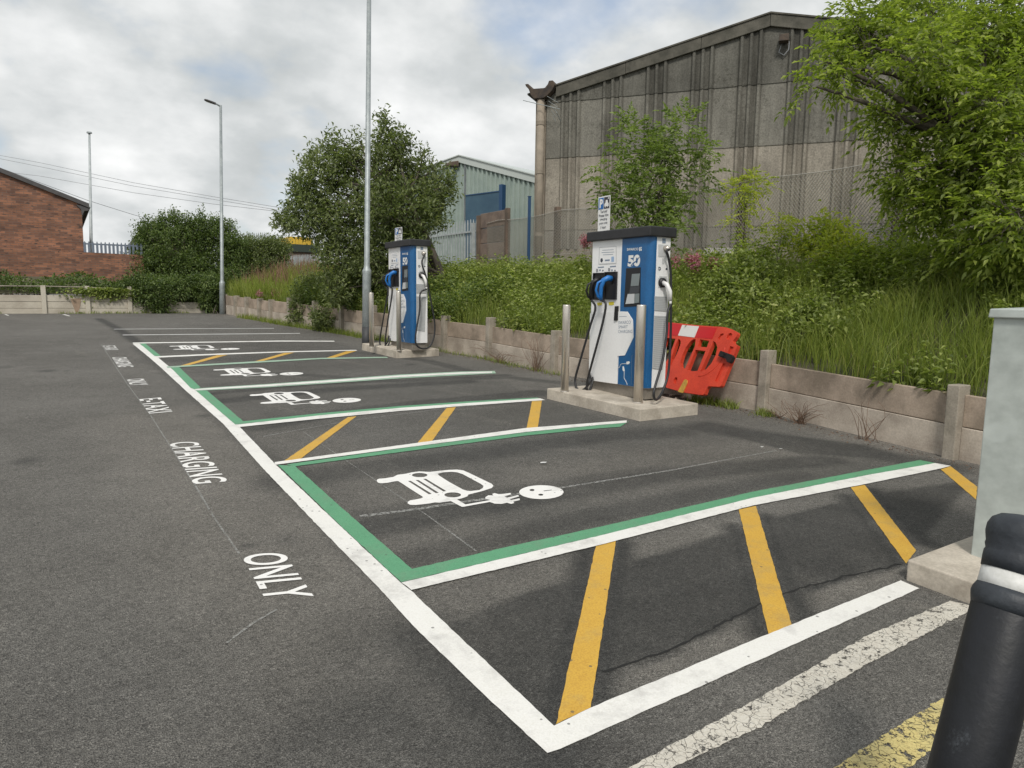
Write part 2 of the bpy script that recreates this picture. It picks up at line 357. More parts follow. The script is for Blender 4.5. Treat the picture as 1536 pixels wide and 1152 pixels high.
# new dark tarmac inside the near hatch, its darker seam, and the dark primer round the lines
patch([(668, 936), (790, 888), (890, 860), (1180, 772), (1300, 742), (1460, 720), (1400, 790), (1340, 846), (1160, 897), (1000, 977), (890, 1012), (830, 1082)], .8, .02, tone)
band([(592, 1024), (700, 1040), (830, 1130)], .10, .5, .22, tone)
band([(640, 960), (822, 1131)], .16, .85, .30, tone)
band([(206, 520), (300, 595), (420, 703), (605, 886)], .10, .45, .12, tone)
band([(620, 990), (840, 1160), (900, 1220)], .5, .45, .5, tone)
band([(1350, 846), (1160, 898), (1000, 978), (890, 1013), (850, 1034)], .02, 1.0, .02, tone)
patch([(212, 518), (300, 592), (418, 704), (612, 884), (800, 838), (1140, 750), (1400, 700), (1250, 664), (1050, 636), (960, 640), (820, 600), (740, 566), (600, 540), (500, 512)], .26, .10, tone)
band([(250, 540), (420, 535), (560, 530)], .5, .5, .3, tone); band([(440, 720), (640, 690), (900, 655), (1010, 648)], .25, .72, .25, tone)
band([(560, 790), (760, 752), (1000, 712), (1240, 690)], .22, .8, .18, tone); band([(600, 842), (900, 772), (1200, 712)], .15, .62, .15, tone); band([(330, 602), (500, 584), (700, 572)], .2, .75, .2, tone)
for q_ in ([(880, 822), (820, 1085)], [(935, 815), (900, 1060)], [(1100, 790), (1140, 950)], [(1150, 775), (1205, 930)], [(1270, 745), (1340, 840)], [(1310, 735), (1385, 815)]): band(q_, .03, .95, .10, tone)
for k in range(26):   # oil drips and old scrapes
    cx_, cy_ = rng.uniform(-2, 4.8), rng.uniform(1, 13); dd_ = np.hypot(XX-cx_, YY-cy_); np.maximum(tone, np.clip(1.2-dd_/rng.uniform(.05, .22), 0, 1)*rng.uniform(.35, .8), out=tone)
for k in range(18):
    cx_, cy_ = rng.uniform(-2, 4.8), rng.uniform(1, 14); an = rng.uniform(0, 3.14); ll_ = rng.uniform(.3, 1.6); d_ = seg_dist(XX, YY, (cx_, cy_), (cx_+ll_*math.cos(an), cy_+ll_*math.sin(an))); np.maximum(lite, np.clip(1.2-d_/.06, 0, 1)*rng.uniform(.2, .45), out=lite)
patch([(1040, 640), (1150, 648), (1300, 668), (1440, 706), (1380, 692), (1200, 682)], .8, .06, tone)
patch([(1000, 640), (1060, 632), (1240, 662), (1466, 700), (1462, 712), (1180, 672)], .7, .1, tone)
band([(380, 640), (520, 618), (640, 604), (810, 589)], .30, .65, .12, tone)
band([(420, 560), (600, 572), (760, 566), (850, 575)], .18, .6, .1, tone)
band([(300, 592), (480, 576), (640, 569), (760, 563)], .12, .7, .1, tone)
band([(520, 527), (640, 541), (700, 556)], .2, .6, .1, tone)
band([(548, 772), (700, 748), (860, 722), (1000, 703)], .12, .6, .15, tone)
band([(148, 478), (175, 492), (205, 513)], .12, .8, .1, tone)
patch([(640, 888), (760, 862), (1110, 772), (1130, 790), (890, 858), (670, 930)], .25, .05, lite)
patch([(890, 1016), (1000, 981), (1160, 902), (1340, 850), (1350, 868), (890, 1062)], .35, .03, lite)
for k_ in range(len(WALLP)-1): np.maximum(lite, np.clip(1.15-seg_dist(XX, YY, WALLP[k_], WALLP[k_+1])/.42, 0, 1)*.55, out=lite)
band([(455, 655), (553, 714), (714, 827)], .5, .3, .2, lite)
band([(250, 630), (400, 780), (560, 950)], .8, .35, .5, lite)
band([(840, 718), (1000, 697), (1165, 676)], .6, .45, .4, lite)
patch([(0, 1152), (0, 980), (420, 950), (610, 970), (800, 1152)], .38, .5, tone)
patch([(350, 1152), (480, 1010), (620, 985), (830, 1130), (840, 1200)], .75, .25, tone)
nx, ny = len(gx), len(gy); idx = np.arange(nx*ny).reshape(ny, nx)
quads = np.stack([idx[:-1, :-1], idx[:-1, 1:], idx[1:, 1:], idx[1:, :-1]], -1).reshape(-1, 4)
def fast_mesh(name, V, Q, m):
    me = bpy.data.meshes.new(name); V = np.asarray(V, np.float32); Q = np.asarray(Q, np.int32); k = Q.shape[1]
    me.vertices.add(len(V)); me.vertices.foreach_set('co', V.ravel()); me.loops.add(Q.size); me.loops.foreach_set('vertex_index', Q.ravel())
    me.polygons.add(len(Q)); me.polygons.foreach_set('loop_start', np.arange(0, Q.size, k, dtype=np.int32)); me.polygons.foreach_set('loop_total', np.full(len(Q), k, np.int32))
    me.materials.append(m); me.update(calc_edges=True); return me
gm = fast_mesh('ground', np.stack([XX, YY, ZZ], -1).reshape(-1, 3), quads, M['asphalt'])
gm.polygons.foreach_set('use_smooth', np.ones(len(gm.polygons), bool))
ca = gm.attributes.new('tone', 'FLOAT_COLOR', 'POINT')
ca.data.foreach_set('color', np.stack([tone.ravel(), lite.ravel(), 0*tone.ravel(), 0*tone.ravel()+1], -1).astype(np.float32).ravel())
go = bpy.data.objects.new('ground', gm); COL.objects.link(go); tag(go, 'grey tarmac surface of the car park', None, None, 'structure')

# ------------------------------------------------------------------ road markings (flat paint on the slope)
def ground_poly(name, px, m, label, lift=.004, dens=.035, jit=.0011, holes=None):
    """pixel outline -> painted sheet lying on the tarmac"""
    def ring(pp, j):
        W = [np.array(p[1:]) if p[0] == 'w' else G(*p)[:2] for p in pp]; out = []
        for i in range(len(W)):
            a, b = W[i], W[(i+1) % len(W)]; n = max(1, int(np.linalg.norm(b-a)/dens))
            d = nrm(np.array([-(b-a)[1], (b-a)[0]])+1e-12)
            for k in range(n): out.append(a+(b-a)*k/n+d*(rng.normal()*j if k else 0))
        return out
    V, Fc = curve_mesh([ring(px, jit)]+[ring(h, 0) for h in (holes or [])])
    V[:, 2] = lotz(V[:, 0], V[:, 1])+lift
    return tag(link(name, V, Fc, m), label, None, None, 'structure')
RE = [(210, 515.6), (236.5, 536), (254.7, 551), (294, 585), (353.6, 634.5), (415, 698), (510, 789.5), (601, 875), (655, 930)]
LE = [('w', *(G(*p)[:2]-np.array([.125-.012*min(1, k/5), 0]))) for k, p in enumerate(RE)]
ground_poly('bay_line', LE+[(730, 1047), (821, 1131),
    (840, 1125), (1060, 1026.5), (1379, 883.5), (1351, 871.5), (1128, 962), (886, 1063), (831, 1090), (720, 985), (616, 886.5), (601, 875), (510, 789.5), (415, 699),
    (353.6, 634.5), (294, 585), (254.7, 551), (236.5, 536), (209, 515.6)], M['white_line'], 'long white line along the open ends of the bays turning right across the near hatch')
ground_poly('bay_line', [(602, 876), (900, 805), (1130, 748), (1300, 714), (1403, 695.7), (1426, 700), (1411, 704), (1300, 727), (1130, 759.5), (900, 819), (617, 887)], M['white_line'], 'white line beside the green line along the near edge of the largest bay', .0075)
ground_poly('green_bay_line', [(417, 698.5), (442, 699.8), (532, 780), (618, 855), (760, 822), (900, 791.5), (1130, 738.5), (1300, 706), (1380, 691), (1403, 695.5), (1300, 713.5), (1130, 747.6), (900, 804.6), (602, 875), (510, 789)], M['green'], 'green L-shaped line edging the nearest bay', .006)
ground_poly('bay_line', [(412, 694.5), (600, 669), (789, 643), (940, 631.5), (940, 635), (900, 638.3), (789, 649), (600, 673.5), (413, 698.5)], M['white_line'], 'white line on the far side of the nearest bay', .0075)
ground_poly('green_bay_line', [(430, 697.5), (600, 673.6), (789, 649.2), (900, 638.4), (940, 635), (944, 632), (930, 641), (900, 643), (789, 654), (600, 679), (441, 700.5)], M['green'], 'green line on the far side of the nearest bay', .0052)
ground_poly('bay_line', [(355, 638), (480, 624), (600, 612.8), (700, 605.5), (810, 598.3), (818, 601), (700, 609.5), (600, 617.4), (480, 629), (357, 641.8)], M['white_line'], 'white line on the far side of the middle hatch', .0075)
ground_poly('green_bay_line', [(294, 586.6), (310.7, 586.6), (365, 632.8), (480, 620.6), (600, 609.8), (700, 602.8), (805, 597), (810, 598.2), (700, 605.4), (600, 612.7), (480, 623.9), (353, 637.6)], M['green'], 'green L-shaped line edging the third bay from the far end', .006)
ground_poly('green_bay_line', [(291, 583.4), (400, 576.6), (500, 569.5), (600, 562.3), (690, 557.8), (742, 556.8), (744, 560.5), (690, 563.3), (600, 568), (500, 575), (400, 581.5), (294, 587)], M['pale_green'], 'pale green dividing line between the second and third bays', .0052)
ground_poly('bay_line', [(292, 584.6), (400, 577.8), (500, 570.8), (600, 563.8), (690, 559.2), (738, 558), (738, 560), (690, 561.6), (600, 566.3), (500, 573.6), (400, 580.3), (293, 586.2)], M['white_line'], 'white line painted down the middle of the dividing line between bays', .0075)
ground_poly('green_bay_line', [(256, 551.6), (268.5, 551), (301, 581.8), (292, 584.6), (286, 582.5)], M['green'], 'green strip along the open end of the second bay from the far end', .006)
ground_poly('bay_line', [(250, 550.4), (365, 543.6), (481, 537.4), (580, 535.8), (582, 537.4), (481, 539.3), (365, 546), (251, 552.4)], M['pale_green'], 'pale line on the near side of the far hatch', .0075)
ground_poly('bay_line', [(234, 535), (325, 531), (426, 527.6), (534, 525.3), (536, 526.6), (426, 529.2), (325, 533), (236, 537.2)], M['white_line'], 'white line on the far side of the far hatch', .0075)
ground_poly('green_bay_line', [(210, 515.8), (218, 515.7), (241, 534.2), (232, 534.6)], M['green'], 'green strip along the open end of the farthest bay', .006)
ground_poly('bay_line', [(199, 514.4), (330, 512.8), (420, 511.3), (501, 511.6), (502, 513), (420, 512.9), (330, 514.2), (200, 515.9)], M['white_line'], 'white line at the far end of the painted bays', .0075)
ground_poly('bay_line', [(184, 502.2), (320, 500.9), (450, 499.8), (450, 500.9), (320, 502.0), (184, 503.3)], M['thin_white'], 'thin faded white line beyond the painted bays')
ground_poly('bay_line', [(171, 493.6), (290, 492.9), (411, 492.4), (411, 493.1), (290, 493.6), (171, 494.3)], M['thin_white'], 'fainter thin white line nearest the far wall')
for q in ([(6, 471.6), (12, 473.8), (14, 473.6), (9, 471.5)], [(93, 471.6), (103, 474.4), (106, 474.2), (97, 471.6)]):
    ground_poly('bay_line', q, M['white_line'], None)['label'] = 'short white dash near the far wall, %s' % ('at the left end' if q[0][0] < 50 else 'below the brown stain')
HB = [([(894, 818.5), (924, 812), (886, 1062.5), (834, 1087.5)], 'yellow stripe at the sharp corner of the near hatch'),
      ([(1108, 765), (1134, 759.5), (1188, 940.5), (1153, 953)], 'yellow stripe crossing the middle of the near hatch'),
      ([(1276, 731.5), (1297, 728), (1374, 826), (1359, 846)], 'yellow stripe running down to the corner of the cabinet plinth'),
      ([(1411, 704.5), (1426, 700), (1466, 731), (1464, 750)], 'yellow stripe at the wall end of the near hatch'),
      ([(522, 626), (535, 624.7), (451, 688.5), (426, 692)], 'yellow stripe at the open end of the middle hatch'),
      ([(670, 612.3), (684, 611), (647.4, 663), (625, 666.3)], 'yellow stripe in the centre of the middle hatch'),
      ([(798, 602.3), (813, 601), (806, 645.5), (789, 647.3)], 'yellow stripe beside the plinth in the middle hatch'),
      ([(325, 533.2), (342, 532.4), (278, 549.6), (265, 550.4)], 'yellow stripe at the open end of the far hatch'),
      ([(427, 529.4), (442, 528.9), (393, 542.2), (380, 543)], 'yellow stripe in the centre of the far hatch'),
      ([(520, 527), (535, 526.6), (497, 538.2), (484, 538.8)], 'yellow stripe at the plinth end of the far hatch')]
for q, lb in HB: ground_poly('hatch_stripe', q, M['yellow'], lb, .0035)
ground_poly('worn_line', [(1425, 902), (1300, 955), (1130, 1053), (945, 1152), (700, 1300), (800, 1300), (1010, 1152), (1130, 1097), (1300, 998), (1465, 912)], M['worn_white'], 'worn cracked white line running below the new white line', jit=.0022, dens=.018)
ground_poly('worn_line', [(1426, 1040), (1252, 1152), (1100, 1260), (1230, 1260), (1361, 1152), (1440, 1098), (1524, 1088), (1640, 1062), (1640, 1020), (1536, 1056), (1470, 1052)], M['worn_yellow'], 'worn cracked yellow line beside the black bollard', jit=.0028, dens=.018)
def gline(px, w, m, label, name='chalk_line', lift=.003):
    P = [G(*p)[:2] for p in px]; L = []; Rr = []
    for i, p in enumerate(P):
        d = nrm(P[min(i+1, len(P)-1)]-P[max(i-1, 0)]); n = np.array([-d[1], d[0]]); ww = w*(1+.3*rng.normal())
        L.append(p+n*ww/2); Rr.append(p-n*ww/2)
    V = [(x, y, lotz(x, y)+lift) for x, y in L+Rr[::-1]]; k = len(P)
    return struct(name, V, [(i, i+1, 2*k-2-i, 2*k-1-i) for i in range(k-1)], m, label)
gline([(152, 517), (190, 575), (225, 622), (292, 727), (320, 775), (360, 833)], .012, M['chalk'], 'thin chalk line along the feet of the painted words')
gline([(455, 648), (553, 714), (640, 773), (714, 827)], .012, M['chalk'], 'thin chalk line across the nearest bay')
gline([(540, 775), (620, 765), (720, 750), (835, 733), (1000, 707), (1165, 676)], .028, M['chalk'], 'pale scraped seam across the nearest bay')
gline([(395, 655), (520, 632), (660, 614), (800, 600)], .022, M['chalk'], 'pale scraped seam across the middle hatch')
zig = [(1352, 846), (1300, 858), (1250, 869), (1200, 884), (1160, 897), (1110, 921), (1060, 948), (1000, 977), (950, 993), (895, 1011)]
zz = []
for (x0, y0), (x1, y1) in zip(zig[:-1], zig[1:]):
    for k in range(7): zz.append((x0+(x1-x0)*k/7+rng.normal()*.8, y0+(y1-y0)*k/7+rng.normal()*1.1))
gline(zz, .011, mat('open_tarmac_joint', (.012, .012, .011), .95), 'dark jagged joint between old and new tarmac in the near hatch', 'tarmac_joint', .002)
gline([(340, 965), (380, 935), (415, 915)], .01, M['chalk'], 'short chalk tick beside the nearest word')

def word(s, B0, B1, T0, label, bold):
    a, b, c = G(*B0), G(*B1), G(*T0); V, Fc = text_mesh(s, bold, 1.04)
    P = a+V[:, :1]*(b-a)+V[:, 1:2]*(c-a); P[:, 2] = lotz(P[:, 0], P[:, 1])+.004
    o = link('painted_word', P, Fc, M['white_text'], None, origin=a); return tag(o, label, 'road marking', 'white words painted beside the bays')
word('ONLY', (361.5, 834), (398.5, 903), (425.5, 828.5), 'white word ONLY nearest the camera on the tarmac', .012)
word('CHARGING', (253, 665), (290.5, 727), (296, 662.5), 'white word CHARGING beside the middle hatch, before the nearest ONLY', .014)
word('E-TAXI', (208.8, 599.3), (223.8, 621), (241, 596.7), 'white word E-TAXI beside the third bay, above the larger CHARGING', .014)
word('ONLY', (189.5, 569.6), (195.5, 579), (215.5, 568), 'small white word ONLY above the nearer E-TAXI', .014)
word('CHARGING', (167.3, 536.3), (177, 550.8), (189.5, 536), 'small distant white word CHARGING above the smaller ONLY', .014)
word('E-TAXI', (154, 519), (158.8, 525.3), (172.5, 518.7), 'farthest and smallest white word, E-TAXI', .014)

def zi(p): return (540+p[0]/4.8, 680+p[1]/4.8)
CARO = [(120, 203), (124, 194), (140, 188), (180, 185), (240, 175), (270, 160), (330, 152), (375, 142), (430, 135), (480, 138), (505, 139), (560, 132), (640, 124), (700, 122), (745, 128), (790, 148), (950, 225), (962, 240), (950, 255), (880, 278), (780, 303), (775, 315), (740, 328),
        (700, 338), (760, 374), (925, 345), (938, 342), (905, 334), (903, 322), (925, 308), (962, 309), (952, 298), (970, 292), (1000, 300), (1030, 298), (1085, 291), (1090, 300), (1040, 317), (1060, 325), (1140, 306), (1147, 316), (1078, 336), (1090, 342), (1150, 330), (1153, 342), (1105, 354), (1112, 364), (1090, 370), (1060, 362), (1020, 370), (970, 368), (935, 356),
        (745, 391), (732, 391), (655, 350), (600, 357), (575, 361), (540, 359), (500, 367), (440, 374), (400, 378), (360, 376), (343, 367), (345, 355), (360, 345), (400, 338), (440, 330), (455, 322), (450, 317), (360, 260), (300, 220), (275, 205), (250, 207), (200, 217), (160, 221), (130, 217)]
CARH = [ell(430, 162, 56, 15), ell(668, 305, 60, 18), [(560, 152), (600, 142), (660, 138), (700, 142), (740, 155), (870, 225), (890, 240), (885, 255), (860, 270), (800, 277), (770, 275), (740, 265), (640, 210), (570, 165)],
        [(345, 204), (366, 204), (517, 297), (496, 301)], [(400, 198), (422, 198), (568, 290), (547, 293)], [(455, 190), (476, 189), (622, 277), (602, 281)]]
def world_ring(px): return [tuple(G(*zi(p))[:2]) for p in px]
IC0 = G(*zi((640, 260)))[:2]
CARV, CARF = curve_mesh([world_ring(CARO)]+[world_ring(h) for h in CARH])
CIRV, CIRF = curve_mesh([world_ring(ell(1307, 285, 160, 50, 40))]+[world_ring(h) for h in (ell(1240, 270, 18, 8, 12), ell(1303, 304, 18, 7, 12), [(1322, 274), (1380, 267), (1384, 271), (1326, 279)])])
CC0 = G(*zi((1307, 285)))[:2]
for (cx_, cy_), lb in (((812, 739), 'nearest, largest'), ((520, 601), 'second nearest'), ((437, 561), 'third nearest'), ((345, 523.7), 'farthest, smallest')):
    d = G(cx_, cy_)[:2]-CC0; t = thing('painted_car_symbol', (*(IC0+d), lotz(*(IC0+d))+.004), 'white car with plug and socket painted in its bay, the %s of four' % lb, 'road marking', 'electric car symbols painted in the bays')
    for V0, F0, nm in ((CARV, CARF, 'car_and_plug'), (CIRV, CIRF, 'socket')):
        V = V0.copy(); V[:, :2] += d; V[:, 2] = lotz(V[:, 0], V[:, 1])+.004; link(nm, V, F0, M['white_text'], t)

# ------------------------------------------------------------------ retaining walls
WALL = [(-6, 6.2), (0, 6.45), (2.85, 6.60), (5.25, 6.87), (7.1, 6.68), (8.83, 6.46), (10.79, 6.44), (12.1, 6.22), (13.6, 6.08), (14.9, 5.85), (16.29, 5.64), (17.6, 5.4), (18.9, 5.12), (20.13, 4.95), (20.95, 4.84), (21.83, 4.68), (22.75, 4.55), (23.9, 4.42), (24.3, 4.4)]
wy = np.array([w[0] for w in WALL]); wxv = np.array([w[1] for w in WALL])
def wx(y): return np.interp(y, wy, wxv)
rw = thing('retaining_wall', (wx(8), 8, lotz(6.5, 8)), 'low brown concrete board wall with posts holding back the overgrown bank', 'wall')
PY = [-1.5, .6, 3.05, 5.25, 7.1, 8.83, 10.79, 12.1, 13.6, 14.9, 16.29, 17.6, 18.9, 20.13, 20.95, 21.83, 22.75, 23.9]
for i, y in enumerate(PY):
    x = wx(y); z = lotz(x, y); d = nrm([wx(y+.2)-wx(y-.2), .4, 0]); n = np.array([d[1], -d[0], 0]); hp = .70+.04*math.sin(i*2.3)
    if y > 19: hp = .62
    h = .055; w_ = .055
    m_ = MB(); c = np.array([x, y, z-.1])
    poly = [c-d*w_-n*.07, c+d*w_-n*.07, c+d*w_+n*.09, c-d*w_+n*.09]; m_.prism(poly, (rng.normal()*.01, 0, hp+.1)); bevel(m_.build('post', M['post'], rw), .008)
    if i+1 < len(PY):
        y2 = PY[i+1]; x2 = wx(y2); dd = nrm([x2-x, y2-y, 0]); nn = np.array([dd[1], -dd[0], 0]); a = np.array([x, y, 0])+dd*.055; b = np.array([x2, y2, 0])-dd*.055
        za, zb = lotz(*a[:2]), lotz(*b[:2]); hb = .29
        for k in range(2):
            o0 = rng.normal()*.004+.012*k; z0 = -.05 if k == 0 else hb+.006; z1 = hb if k == 0 else 2*hb+rng.normal()*.008
            A0 = a+(0, 0, za+z0)+nn*o0; B0 = b+(0, 0, zb+z0)+nn*o0; A1 = a+(0, 0, za+z1)+nn*o0; B1 = b+(0, 0, zb+z1)+nn*o0
            bevel(MB().hexa([A0, B0, B0+nn*.05, A0+nn*.05], [A1, B1, B1+nn*.05, A1+nn*.05]).build('board', M['board' if k else 'board_low'], rw), .006)
bw = thing('retaining_wall', (1.8, 24.3, lotz(1.8, 24.3)), 'pale concrete board wall across the far end of the car park', 'wall')
BX = [-9.5, -8.2, -6.9, -5.6, -4.3, -3.0, -1.7, -.37, .71, 1.8, 2.9, 3.9, 4.38]
for i, x in enumerate(BX):
    z = lotz(x, 24.35); hp = .80 if x < 2 else .42
    bevel(MB().box((x-.06, 24.25, z-.1), (x+.06, 24.40, z+hp)).build('post', M['backboard'], bw), .008)
    if i+1 < len(BX):
        x2 = BX[i+1]; nb = 3 if x < 1.7 else 2; hb = .19
        for k in range(nb):
            off = .006*(k % 2); bevel(MB().box((x+.06, 24.30+off, z-.04+k*hb+.004*(k > 0)), (x2-.06, 24.35+off, z-.04+(k+1)*hb-.004)).build('board', M['backboard'], bw), .006)
# scrap rail lying along the wall top
MB().tube([(-3, 24.36, 1.60), (-.4, 24.38, 1.63), (.7, 24.36, 1.62), (1.6, 24.38, 1.58)], .018, 6).build('top_rail', M['post'], bw)
# the stain of dried earth on a board
MB().add([(.27, 24.296, 1.28), (.55, 24.296, 1.30), (.50, 24.296, 1.02), (.44, 24.296, .88), (.38, 24.296, .90), (.33, 24.296, 1.08)], [(0, 5, 4, 3, 2, 1)]).build('earth_stain', dirty('earth_stain', (.34, .24, .17), (.26, .19, .13), 5), bw)

# ------------------------------------------------------------------ banks
def bank_h(t, y):   # t = distance behind the wall
    s = np.clip(t/2.7, 0, 1); s = s*s*(3-2*s)*.6+s*.4
    base = lotz(6.5, y)+.50; top = 1.84+.012*np.maximum(y-10, 0)
    return base+(top-base)*s+.05*np.sin(3.1*y+1.7*t)*np.minimum(t, 1)
ts = np.array([.045, .2, .4, .7, 1., 1.4, 1.8, 2.2, 2.7, 3.4, 4.5, 7, 12, 25, 60, 120]); ys = np.concatenate([np.arange(-5.5, 26, .3), np.arange(27, 80, 4)])
T, YS = np.meshgrid(ts, ys); WXx = np.where(YS <= 24.3, wx(YS), 4.4+0*YS)
BZ = bank_h(T, YS); V = np.stack([WXx+T, YS, BZ], -1).reshape(-1, 3)
ii = np.arange(V.shape[0]).reshape(T.shape); Q = np.stack([ii[:-1, :-1], ii[:-1, 1:], ii[1:, 1:], ii[1:, :-1]], -1).reshape(-1, 4)
struct('embankment', V, Q.tolist(), M['earth'], 'weedy earth bank rising behind the low wall')
def back_h(t): return 1.40+.55*np.clip(t/3., 0, 1)
ts2 = np.array([.045, .5, 1, 2, 3, 5, 10, 30, 100]); xs2 = np.concatenate([np.arange(-80, -12, 8), np.arange(-12, 5, 1.)])
T2, X2 = np.meshgrid(ts2, xs2); V = np.stack([X2, 24.35+T2, np.where(X2 > 1.7, back_h(T2)-.2, back_h(T2))], -1).reshape(-1, 3)
ii = np.arange(V.shape[0]).reshape(T2.shape); Q = np.stack([ii[:-1, :-1], ii[1:, :-1], ii[1:, 1:], ii[:-1, 1:]], -1).reshape(-1, 4)
struct('terrace', V, Q.tolist(), M['earth'], 'raised earth behind the far wall')

# ------------------------------------------------------------------ foliage
def leaves(name, P, D, L, W, m, parent=None, fold=.25, drop=0., curve=0.):
    """folded diamond leaves: base P, direction D, length L, width W"""
    n = len(P); D = D/np.maximum(np.linalg.norm(D, axis=1, keepdims=True), 1e-6)
    r = rng.normal(size=(n, 3)); r[:, 2] = np.abs(r[:, 2])+.9; S = np.cross(D, r); S /= np.maximum(np.linalg.norm(S, axis=1, keepdims=True), 1e-6)
    U = np.cross(S, D); L = np.broadcast_to(np.asarray(L), (n,))[:, None]; W = np.broadcast_to(np.asarray(W), (n,))[:, None]
    a = P; b = P+D*L*.45+S*W*.5+U*W*fold; c = P+D*L; c[:, 2] -= (drop*L)[:, 0]; d = P+D*L*.45-S*W*.5+U*W*fold
    V = np.stack([a, b, c, d], 1).reshape(-1, 3); i = np.arange(n)[:, None]*4
    Q = np.concatenate([i+np.array([[0, 1, 2]]), i+np.array([[0, 2, 3]])], 0)
    og = wl(parent); me = fast_mesh(name, V-og, Q, m); o = bpy.data.objects.new(name, me); COL.objects.link(o); o['wloc'] = [float(c) for c in og]
    if parent is not None: o.parent = parent
    return o
def blades(name, P, H, W, lean, m, parent=None):
    n = len(P); th = rng.uniform(0, 2*np.pi, n); dx = np.stack([np.cos(th), np.sin(th), 0*th], -1); th2 = rng.uniform(0, 2*np.pi, n)
    s = np.stack([np.cos(th2), np.sin(th2), 0*th], -1)*W[:, None]/2; lz = lean*rng.uniform(.2, 1.3, n); up = np.array([0, 0, 1.])
    m1 = P+up*(H*.5)[:, None]+dx*(H*.18*lz)[:, None]; tp = P+up*(H*(1-.18*lz))[:, None]+dx*(H*.55*lz)[:, None]
    V = np.stack([P-s, P+s, m1+s*.8, tp, m1-s*.8], 1).reshape(-1, 3); i = np.arange(n)[:, None]*5
    Q = np.concatenate([i+np.array([[0, 1, 2]]), i+np.array([[0, 2, 4]]), i+np.array([[4, 2, 3]])], 0)
    og = wl(parent); me = fast_mesh(name, V-og, Q, m); o = bpy.data.objects.new(name, me); COL.objects.link(o); o['wloc'] = [float(c) for c in og]
    if parent is not None: o.parent = parent
    return o
def unit(n):
    v = rng.normal(size=(n, 3)); return v/np.linalg.norm(v, axis=1, keepdims=True)
def pxblob(px, py, rx, ry, d, rd=None):
    c = at(px, py, d); s = d/F; return c, np.array([rx*s, (rd if rd else (rx+ry)/2)*s, ry*s])
def bent(a, b, sag=.12, k=5):
    a = np.asarray(a, float); b = np.asarray(b, float); L = np.linalg.norm(b-a); o = rng.normal(size=3)*L*sag*.5; o[2] = abs(o[2])
    return [a+(b-a)*t+o*math.sin(math.pi*t) for t in np.linspace(0, 1, k)]
def tree(name, base, blobs, ncl, per, ll, lw, m, label, cat, group=None, trunk_r=.09, style='spray', spread=.20, crown_name='crown', bark='bark', limbs=None, stems=1, seed=1, up=.3, droop=.1):
    global rng
    old = rng; rng = np.random.default_rng(seed)
    base = np.asarray(base, float); t = thing(name, base, label, cat, group); tb = MB()
    cs = [b[0] for b in blobs]; mean = np.mean(cs, 0)
    st = []
    for k in range(stems):
        top = mean+rng.normal(size=3)*np.array([.25, .25, .15])*(stems > 1); b0 = base+np.array([rng.normal(), rng.normal(), 0])*.10*(stems > 1)-np.array([0, 0, .1])
        p = bent(b0, b0+(top-b0)*.85, .08, 7); tb.tube(p, list(np.linspace(trunk_r, trunk_r*.35, 7)), 8); st.append(p)
    for (c, r) in blobs:
        p = st[rng.integers(len(st))]; a = min(p[1:], key=lambda q: np.linalg.norm(q-c)+1.2*max(0, q[2]-c[2]+.1)); tb.tube(bent(a, c, .15, 6), list(np.linspace(trunk_r*.45, trunk_r*.12, 6)), 6)
    if limbs:
        for path, r0 in limbs: tb.tube(path, list(np.linspace(r0, r0*.25, len(path))), 6)
    tw = MB(); area = np.array([np.prod(r)**(2/3) for _, r in blobs]); cnt = np.maximum(3, (ncl*area/area.sum()).astype(int))
    P = []; D = []; Ls = []
    for (c, r), k in zip(blobs, cnt):
        u = unit(k); rr = rng.uniform(.25, 1.05, k)**.55; ctr = c+u*r*rr[:, None]
        out = u*r; out /= np.linalg.norm(out, axis=1, keepdims=True); out[:, 2] += up; out += rng.normal(size=out.shape)*.35; out /= np.linalg.norm(out, axis=1, keepdims=True)
        for q, o_ in zip(ctr, out):
            ln = spread*rng.uniform(.7, 1.6); a = q-o_*ln*.5; b = q+o_*ln*.5
            if rng.random() < .45: tw.tube([a-(q-c)*.25, a, b], [trunk_r*.07, trunk_r*.05, .002], 3, False)
            if style == 'ash':
                nr = rng.integers(3, 6)
                for j in range(nr):
                    s0 = a+(b-a)*rng.uniform(.3, 1); dr = o_*.7+rng.normal(size=3)*.6; dr[2] -= .05; dr /= np.linalg.norm(dr); rl = rng.uniform(.16, .26)*ll/.07
                    sd = np.cross(dr, [0, 0, 1.]); sd /= np.linalg.norm(sd)+1e-6
                    for f in (.3, .5, .7, .88):
                        pt = s0+dr*rl*f; pt[2] -= .25*rl*f*f
                        for sg in (-1, 1): P.append(pt); D.append(dr*.7+sd*sg*.9+(0, 0, -.12)+rng.normal(size=3)*.16); Ls.append(ll*rng.uniform(.5, 1.15))
                    pt = s0+dr*rl; pt[2] -= .25*rl; P.append(pt); D.append(dr+(0, 0, -.4)); Ls.append(ll)
            else:
                kk = rng.poisson(per); tt = rng.uniform(0, 1, kk)[:, None]; pp = a+(b-a)*tt+rng.normal(size=(kk, 3))*spread*.22
                dd = o_*.7+rng.normal(size=(kk, 3))*.75; dd[:, 2] -= droop; P += list(pp); D += list(dd); Ls += list(ll*rng.uniform(.6, 1.2, kk))
    P = np.array(P); D = np.array(D); Ls = np.array(Ls)
    tb.build('trunk', M[bark], t, True); 
    if tw.v: tw.build('twigs', M[bark], t)
    c_ = leaves(crown_name, P, D, Ls, Ls*(lw/ll), m, t, drop=.15)
    rng = old; return t

